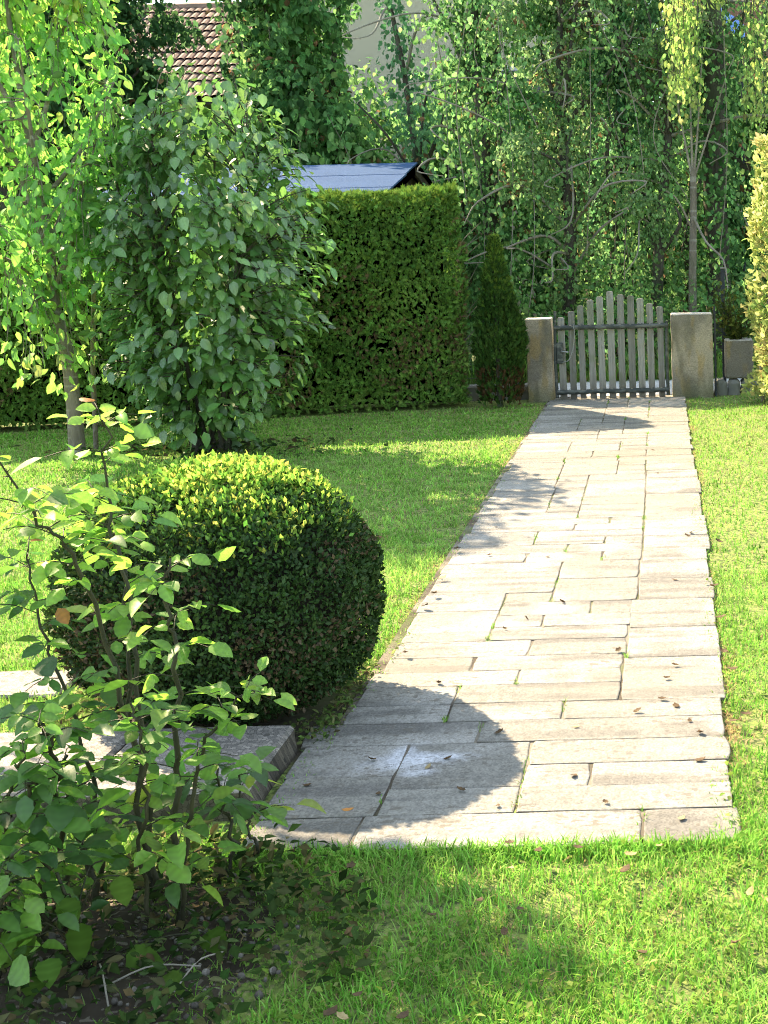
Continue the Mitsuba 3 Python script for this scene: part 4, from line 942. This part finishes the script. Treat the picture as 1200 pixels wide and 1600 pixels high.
hb = thing('cream_house', 'house with a plain cream rendered wall glimpsed between the trees at top centre', 'house')
obj('wall', box(-6.1, -1.2, 27.0, 35.0, -.1, 6.9, .02), 'plaster', hb)
obj('roof', (np.array([(-6.5, 26.5, 6.75), (-.8, 26.5, 6.75), (-.8, 31, 9.4), (-6.5, 31, 9.4), (-.8, 35.5, 6.75), (-6.5, 35.5, 6.75)], float), np.array([(0, 1, 2), (0, 2, 3), (3, 2, 4), (3, 4, 5), (0, 3, 5), (1, 4, 2)])), 'roof_tile', hb)
w_ = obj('window', box(-2.9, -1.9, 26.94, 27.06, 3.2, 4.6, .02), 'white_frame', hb); obj('pane', box(-2.82, -1.98, 26.92, 26.94, 3.28, 4.52, .005), 'glass_dark', w_)
hc = thing('brick_house', 'red-brown brick house hidden behind the hanging branches at upper right', 'house')
obj('wall', box(.35, 8.5, 25.6, 33, -.1, 7.6, .02), 'brick_red', hc)
obj('roof', (np.array([(0, 25.2, 7.5), (8.9, 25.2, 7.5), (8.9, 29.3, 10), (0, 29.3, 10), (8.9, 33.4, 7.5), (0, 33.4, 7.5)], float), np.array([(0, 1, 2), (0, 2, 3), (3, 2, 4), (3, 4, 5), (0, 3, 5), (1, 4, 2)])), 'roof_tile', hc)
bs = roughen(roof_sheet(21.0, 21.6, 4.55, 4.85, .74, 1.3, .03), .06, .06, 5, 7)
V = bs[0].copy(); V[:, 2] -= (V[:, 0] - .74) * .8 - .1
aw = obj('blue_awning', (V, bs[1]), 'blue_sheet', smooth=50); tag(aw, 'bright blue sheet hung sloping in front of the brick house', 'awning')
for x in (.80, 1.25): obj('pole', tube([(x, 21.3, -.1), (x, 21.3, 4.62 - (x - .74) * .8 + .1)], .02, 6), 'black_steel', aw, smooth=True)

#@@WOODS
# ------------------------------------------------------------------ trees beyond the gate
BIRCH_IVY = [(.05, .12, .045), (.11, .24, .08), (.19, .36, .12)]
IVY = [(.055, .13, .045), (.115, .255, .085), (.20, .40, .13), (.32, .52, .17)]
OLIVE = [(.10, .17, .065), (.185, .31, .12), (.29, .45, .19), (.38, .43, .22)]
BLUEG = [(.075, .18, .085), (.15, .33, .145), (.25, .48, .21)]
DARK = [(.035, .09, .035), (.07, .16, .06), (.14, .28, .10)]
def wild_tree(name, label, cat, x, y, h, r, lean, crowns, n_ivy, n_strand, cols, leaf=.055, ivy_r=.42, bare=0, bark='dark_bark', crown_n=5200, group=None, gap=.49, trunk_from=0.0):
    key = thing(name, label, cat, group)
    b = np.array([x, y, -.05]); tpt = np.array([x + lean, y + .2, h])
    tr = curve([b, b + [lean * .15, 0, h * .33] + np.r_[.12 * R.standard_normal(2), 0], b + [lean * .5, .1, h * .66] + np.r_[.14 * R.standard_normal(2), 0], tpt], 18)
    obj('trunk', tube(tr, np.linspace(r * 1.15, r * .35, 18), 10, .12), bark, key, smooth=True)
    pos, out, dv = [], [], []
    if n_ivy:
        n_ivy = int(n_ivy * 2.0)
        t = R.random(n_ivy); c = tr[(t * 17).astype(int)] + [0, 0, .1]; a = R.random(n_ivy) * 2 * PI
        o = np.stack([np.cos(a), np.sin(a), 0 * a], -1)
        rr = r + ivy_r * np.clip(meshkit.fbm(np.stack([o[:, 0] * 1.1 + x, o[:, 1] * 1.1, c[:, 2] * 1.1], -1), 3, 3) * 2.6 - .75, .05, 1.6) * np.sqrt(R.random(n_ivy))
        pos.append(c + o * rr[:, None] + [0, 0, 1] * (R.random(n_ivy) * h / 17)[:, None]); out.append(o)
    for (cx, cy, cz, ax, ay, az) in crowns:
        m = int(crown_n * ax * az); q = nrm(R.standard_normal((m, 3))); rr = (.45 + .55 * R.random(m)) ** .7
        p = np.array([cx, cy, cz]) + q * rr[:, None] * [ax, ay, az]
        nb_ = max(5, int(11 * ax * az)); bc_ = np.array([cx, cy, cz]) + nrm(R.standard_normal((nb_, 3))) * (.35 + .6 * R.random((nb_, 1))) * [ax, ay, az]      # layered boughs
        wb = R.integers(0, nb_, m); inb = R.random(m) < .68; sb = (.20 + .22 * R.random(nb_))[wb][:, None]
        off = nrm(R.standard_normal((m, 3))) * (R.random((m, 1)) ** .5) * np.concatenate([sb * 1.25, sb * 1.1, sb * .5], 1)
        off[:, 2] -= .55 * (off[:, 0] ** 2 + off[:, 1] ** 2) / sb[:, 0]
        p = np.where(inb[:, None], bc_[wb] + off, p); q = np.where(inb[:, None], nrm(off + [0, 0, .12]), q)
        keep = meshkit.fbm(p * 1.7, 3, int(abs(x * 10)) + 2) > gap; pos.append(p[keep]); out.append(q[keep])
        e = np.array([cx, cy, cz]); a = tr[min(17, int(17 * max(.3, min(1, (cz - az) / h))))]
        for _ in range(4):
            e2 = e + R.standard_normal(3) * [ax, ay, az] * .4
            obj('branch', tube(curve([a, (a + e2) / 2 + [0, 0, .15] + .1 * R.standard_normal(3), e2], 9), np.linspace(r * .4, .012, 9), 6, .1), bark, key, smooth=True)
    gp, go = [], []
    for _ in range(int(n_strand * .6)):        # garlands hanging out of the crown
        cx, cy, cz, ax, ay, az = crowns[int(R.integers(len(crowns)))]
        a = R.random() * 2 * PI; s = np.array([cx + ax * .9 * math.cos(a), cy - ay * .85 * abs(math.sin(a)), cz - az * .4 * R.random()])
        ln = min(s[2] - .2, .8 + 2.2 * R.random()); e = s + [.25 * R.standard_normal(), -.1 * R.random(), -ln]
        c = curve([s, (s + e) / 2 + .12 * R.standard_normal(3), e], 14)
        obj('vine', tube(c, .006, 4, caps=False), 'pale_twig', key, smooth=True)
        m = int(ln * 95); p = c[(R.random(m) * 13.99).astype(int)] + np.stack([(.13 * R.standard_normal(m), .10 * R.standard_normal(m), .10 * R.standard_normal(m))[0], .10 * R.standard_normal(m), .10 * R.standard_normal(m)], -1) * (1 + R.random())
        gp.append(p); go.append(nrm(np.stack([R.standard_normal(m), -np.abs(R.standard_normal(m)), 0 * p[:, 0]], -1)))
    if gp:
        p, o = np.vstack(gp), np.vstack(go); n = len(p)
        M = frames(p, nrm(o * .35 + [0, 0, -.85] + .4 * R.standard_normal((n, 3))), nrm(o * .6 + [0, -.3, .5] + .45 * R.standard_normal((n, 3))), leaf * (.6 + .9 * R.random(n)))
        add_cloud('garland', [HEART, OVAL3], M, palette([(.15, .32, .11), (.25, .47, .16), (.37, .58, .21)], n, p, 1.2, 5), 'leaf_soft', key)  # greens set lighter than the crown so the strands look lit
    for _ in range(int(bare * 1.6)):            # bare grey twigs
        a = tr[int(R.integers(4, 16))]; an = R.random() * 2 * PI; ln = .6 + 1.3 * R.random()
        e = a + [ln * math.cos(an), -.5 - .3 * R.random(), ln * (R.random() - .35)]
        c = curve([a, (a + e) / 2 + [0, 0, .2] + .08 * R.standard_normal(3), e, e + [.15 * R.standard_normal(), -.1, -.25 * R.random()]], 14)
        obj('twig', tube(c, np.linspace(.012 + .014 * R.random(), .004, 14), 5, .15), 'pale_twig', key, smooth=True)
    if pos:
        pos, out = np.vstack(pos), np.vstack(out); k = pos[:, 2] > .05; pos, out = pos[k], out[k]; n = len(pos)
        d = nrm(out * .35 + [0, 0, -.75] + .5 * R.standard_normal((n, 3)))
        M = frames(pos, d, nrm(out * .7 + [0, -.15, .5] + .5 * R.standard_normal((n, 3))), leaf * (.65 + .7 * R.random(n)))
        col = palette(cols, n, pos, .9, int(abs(y * 7)) % 50)
        k = (meshkit.fbm(pos * 3.1, 2, 17) > .68) & (R.random(n) < .4); col[k] = np.array([.28, .17, .09]) * (.6 + .8 * R.random((k.sum(), 1)))
        add_cloud('crown', [HEART, OVAL1], M, col, 'leaf_soft', key)
    return key

wt = wild_tree
G = None
# middle thicket of ivy-hung trees
wt('ivy_tree', 'ivy-hung tree directly behind the right end of the dark hedge', 'tree', -1.9, 16.8, 5.2, .10, -.2, [(-1.85, 16.8, 4.4, .8, .8, 1.2), (-1.5, 16.5, 2.9, .7, .6, .8)], 2200, 9, IVY, bare=6)
wt('ivy_tree', 'ivy-covered tree with tangled grey twigs above the small conical conifer', 'tree', -1.15, 16.4, 4.8, .08, .15, [(-1.1, 16.4, 4.1, .95, .8, 1.1), (-1.3, 16.0, 2.4, .6, .5, .7)], 1900, 9, OLIVE, bare=9, leaf=.048)
wt('ivy_tree', 'ivy-clad tree with hanging leafy garlands above the left half of the gate', 'tree', -.55, 16.9, 5.4, .11, -.1, [(-.5, 16.9, 4.5, 1.0, .8, 1.1), (-.7, 16.6, 2.6, .6, .5, .8)], 2300, 9, BLUEG, bare=5)
wt('ivy_tree', 'olive-tinted overgrown tree rising behind the middle of the gate', 'tree', -.1, 16.3, 4.6, .07, .25, [(.0, 16.4, 3.9, .9, .7, 1.1), (-.1, 16.1, 2.1, .5, .5, .6)], 1500, 7, OLIVE, bare=9, leaf=.048)
wt('ivy_tree', 'dark ivy-clad tree behind the right gate post', 'tree', .45, 17.4, 5.2, .10, .1, [(.5, 17.5, 4.2, .9, .8, 1.2)], 1600, 6, IVY, bare=6)
wt('ivy_tree', 'pale green bushy tree above the centre of the thicket', 'tree', -.9, 18.2, 5.6, .12, .1, [(-.8, 18.0, 5.0, 1.3, .9, 1.1), (-1.7, 18.2, 5.1, .8, .8, .9)], 800, 6, [(.06, .13, .05), (.10, .19, .07), (.15, .24, .09)], bare=5)
# birch at upper right with a large dark trunk and hanging sprays
bk_ = thing('birch_tree', 'large tree at upper right with a thick dark trunk and drooping yellow-green sprays', 'tree')
tr = curve([(.66, 16.5, -.05), (.66, 16.5, 1.1), (.64, 16.5, 2.2), (.655, 16.5, 3.4), (.62, 16.5, 4.6), (.6, 16.5, 6.5)], 24)
obj('trunk', tube(tr, np.linspace(.16, .09, 24), 12, .08), 'dark_bark', bk_, smooth=True)
sp, sd_ = [], []
n = 1500; t = R.random(n); c = tr[(t * 15).astype(int)] + [0, 0, .1]; a = R.random(n) * 2 * PI; o = np.stack([np.cos(a), np.sin(a), 0 * a], -1)
P = c + o * (.16 + .16 * R.random((n, 1))) + [0, 0, .25] * R.random((n, 1)); k = meshkit.fbm(P * 1.6, 2, 21) > .46; P, o = P[k], o[k]; n = len(P)
add_cloud('ivy', [HEART], frames(P, nrm(o * .4 + [0, 0, -.8] + .4 * R.standard_normal((n, 3))), nrm(o + [0, 0, .4] + .4 * R.standard_normal((n, 3))), .05 + .035 * R.random(n)), palette(BIRCH_IVY, n, P, 1, 3), 'leaf_soft', bk_)
for k in range(95):
    x, y = .15 + 1.6 * R.random(), 14.3 + 1.6 * R.random()
    zt = 3.6 + 1.4 * R.random(); zb = np.interp(x, [.1, .25, .45, .6, .8, 1.0, 1.7], [3.0, 2.35, 2.6, 3.1, 2.9, 2.3, 1.9]) + .35 * R.random() ** .7 * 2
    if .45 < x < .95: zb = max(zb, 3.95)
    if zt - zb < .3: continue
    a = np.array([.62, 16.3, zt + .6]); s = np.array([x, y, zt]); e = np.array([x + .06 * R.standard_normal(), y - .05, zb])
    c = curve([a, (a + s) / 2 + [0, 0, .25], s, (s + e) / 2 + .02 * R.standard_normal(3), e], 22)
    obj('drooping_twig', tube(c, np.linspace(.007, .0018, 22), 4, caps=False), 'dark_bark', bk_, smooth=True)
    m = int((zt - zb) * 46); lo = c[11:]; p = lo[(R.random(m) * 10.99).astype(int)] + [[0, 0, 1]] * (.05 * R.standard_normal((m, 1))) + .045 * R.standard_normal((m, 3))
    sp.append(p)
pos = np.vstack(sp); n = len(pos)
M = frames(pos, nrm(np.array([0, 0, -1.0]) + .4 * R.standard_normal((n, 3))), R.standard_normal((n, 3)) + [-.3, -.5, .3], .055 * (.7 + .6 * R.random(n)))
leaves_as_parts(bk_, [OVAL3, OVATE], M, palette([(.18, .34, .09), (.28, .44, .12), (.42, .52, .16), (.56, .54, .18)], n, pos, 2, 3), 'leaf_soft', 240, -pos[:, 1] - 3 * (pos[:, 2] > 3.5) + .3 * R.random(n), 'birch')
ft = thing('forked_sapling', 'thin pale forked sapling in front of the thick dark trunk', 'tree')
tr = curve([(.34, 15.8, -.05), (.345, 15.8, 1.0), (.37, 15.8, 1.7), (.38, 15.8, 2.25)], 14); obj('trunk', tube(tr, np.linspace(.05, .035, 14), 9, .08), 'bark', ft, smooth=True)
for (e, r) in [((.19, 15.7, 3.1), .018), ((.36, 15.8, 3.3), .02), ((.5, 15.75, 3.4), .018), ((.74, 15.7, 3.15), .014)]:
    obj('branch', tube(curve([(.375, 15.8, 2.1), (.375 * .6 + e[0] * .4, 15.78, 2.5), e], 9), np.linspace(r, .006, 9), 6), 'pale_twig', ft, smooth=True)
obj('branch', tube(curve([(.36, 15.79, 1.75), (.5, 15.6, 1.45), (.68, 15.5, 1.25), (.72, 15.45, .95)], 10), np.linspace(.016, .007, 10), 6), 'pale_twig', ft, smooth=True)
obj('branch', tube(curve([(.35, 15.79, 1.6), (.2, 15.6, 1.9), (.08, 15.5, 2.0)], 10), np.linspace(.014, .006, 10), 6), 'pale_twig', ft, smooth=True)
wt('evergreen_tree', 'dark evergreen filling the gap right of the thick trunk', 'tree', 1.6, 18.5, 5.6, .14, 0, [(1.5, 18.5, 2.5, 1.3, .8, 1.5), (1.2, 18.0, 1.6, 1.2, .7, 1.3), (2.6, 18.6, 3.0, 1.4, .8, 2.2)], 1200, 4, DARK, leaf=.09)
# left of centre
wt('wood_tree', 'thin dark trunk standing in front of the cream house wall', 'tree', -3.0, 18.2, 5.6, .055, -.5, [(-2.7, 18.0, 3.1, .75, .6, .55), (-3.3, 18.4, 5.9, .5, .5, .35)], 900, 1, BLUEG, bare=3, ivy_r=.28, crown_n=1700, leaf=.07)
wt('wood_tree', 'dense dark green tree left of the cream house wall above the hut', 'tree', -4.9, 19.6, 6.0, .09, .1, [(-5.0, 19.6, 4.6, .85, .8, 1.3), (-4.9, 19.4, 3.2, 1.0, .8, .9), (-5.0, 19.8, 3.4, .7, .8, 1.2)], 1500, 6, IVY, leaf=.1)
wt('wood_tree', 'dark leafy tree directly right of the tiled roof', 'tree', -5.4, 20.2, 6.0, .10, -.1, [(-5.4, 20.2, 4.6, .55, .8, 1.7), (-6.0, 20.0, 2.6, .9, .8, .9)], 1400, 4, DARK, leaf=.1)
wt('wood_tree', 'slim ivy-clad trunk just above the ridge of the hut', 'tree', -4.2, 19.8, 5.0, .07, .0, [(-4.1, 19.8, 3.2, .7, .6, .8)], 1300, 5, IVY, leaf=.09, ivy_r=.35)
wt('wood_tree', 'dark tree in the upper left corner behind the young tree', 'tree', -9.3, 20.5, 6.5, .16, .2, [(-9.2, 20.5, 4.6, 1.25, 1.0, 1.9), (-7.35, 20.4, 4.4, .78, .8, 1.9), (-7.55, 20.3, 4.3, .5, .6, 1.5), (-8.4, 20.4, 4.6, .8, .8, 1.6), (-8.3, 20.4, 3.0, 1.0, .8, 1.2), (-10.6, 20.6, 4.0, 1.2, 1, 2.2)], 800, 3, DARK, leaf=.09, gap=.38)
wt('wood_tree', 'dark bushy tree behind the top of the broadleaf shrub', 'tree', -7.4, 20.8, 3.9, .12, .1, [(-7.2, 20.8, 2.7, 1.2, .8, 1.1), (-8.2, 20.8, 3.0, .9, .8, 1.3)], 700, 2, DARK, leaf=.1)
# far row that closes the view
for k, (x, y, h, lab) in enumerate([(-13.5, 24, 6.6, 'far dark tree beyond the left edge of the garden'), (-3.1, 22.5, 4.2, 'far tree below the cream house wall'), (-1.5, 23.0, 5.0, 'far tree behind the middle of the ivy thicket'), (1.3, 22.0, 3.8, 'far tree below the blue sheet at the right'),
                                   (-.3, 24.0, 5.4, 'far tree closing the gap left of the brick house'), (3.6, 23.0, 6.6, 'far tree beyond the yellow hedge at the right'), (-5.4, 23.5, 4.3, 'far tree behind the garden hut'), (-9.8, 23.5, 4.1, 'far tree below the tiled roof')]):
    wt('far_tree', lab, 'tree', x, y, h, .14, .1, [(x, y, h * .62, 1.7, 1.0, h * .40), (x - .9, y + .3, h * .42, 1.3, .9, h * .36), (x + 1.0, y, h * .4, 1.3, .9, h * .36)], 600, 0, [DARK, IVY, OLIVE][k % 3], leaf=.12, crown_n=1000, gap=.36)
# undergrowth along the far side of the road
n = 26000; x = -9 + 14 * R.random(n); y = 15.45 + 2.2 * R.random(n) ** 1.3
hmax = .45 + .75 * (y - 15.4) + 1.1 * (meshkit.fbm(np.stack([x * .9, y * .9, x * 0], -1), 3, 6) - .45)
P = np.stack([x, y, np.maximum(.03, hmax) * R.random(n) ** .7], -1)
k = meshkit.fbm(P * 1.9, 3, 4) > .40; P = P[k]; n = len(P)
M = frames(P, nrm(np.array([0, -.3, -.4]) + .7 * R.standard_normal((n, 3))), nrm(np.array([0, -.3, .8]) + .6 * R.standard_normal((n, 3))), .06 * (.6 + .8 * R.random(n)))
add_cloud('undergrowth', [HEART, OVAL1], M, palette(IVY + [(.12, .20, .05)], n, P, .8, 7), 'leaf_soft', label='shaded green undergrowth along the far side of the road')
n = 9000; x = -5 + 8 * R.random(n); y = 15.25 + .7 * R.random(n)
V, Fc, C = blades(x, y, .08, .32, .007, 3)
obj('verge_grass', (V, Fc), 'grass_blade', smooth=True, color=np.clip(C * .7, .004, .9), kind='stuff', label='taller verge grass beyond the gate across the road')
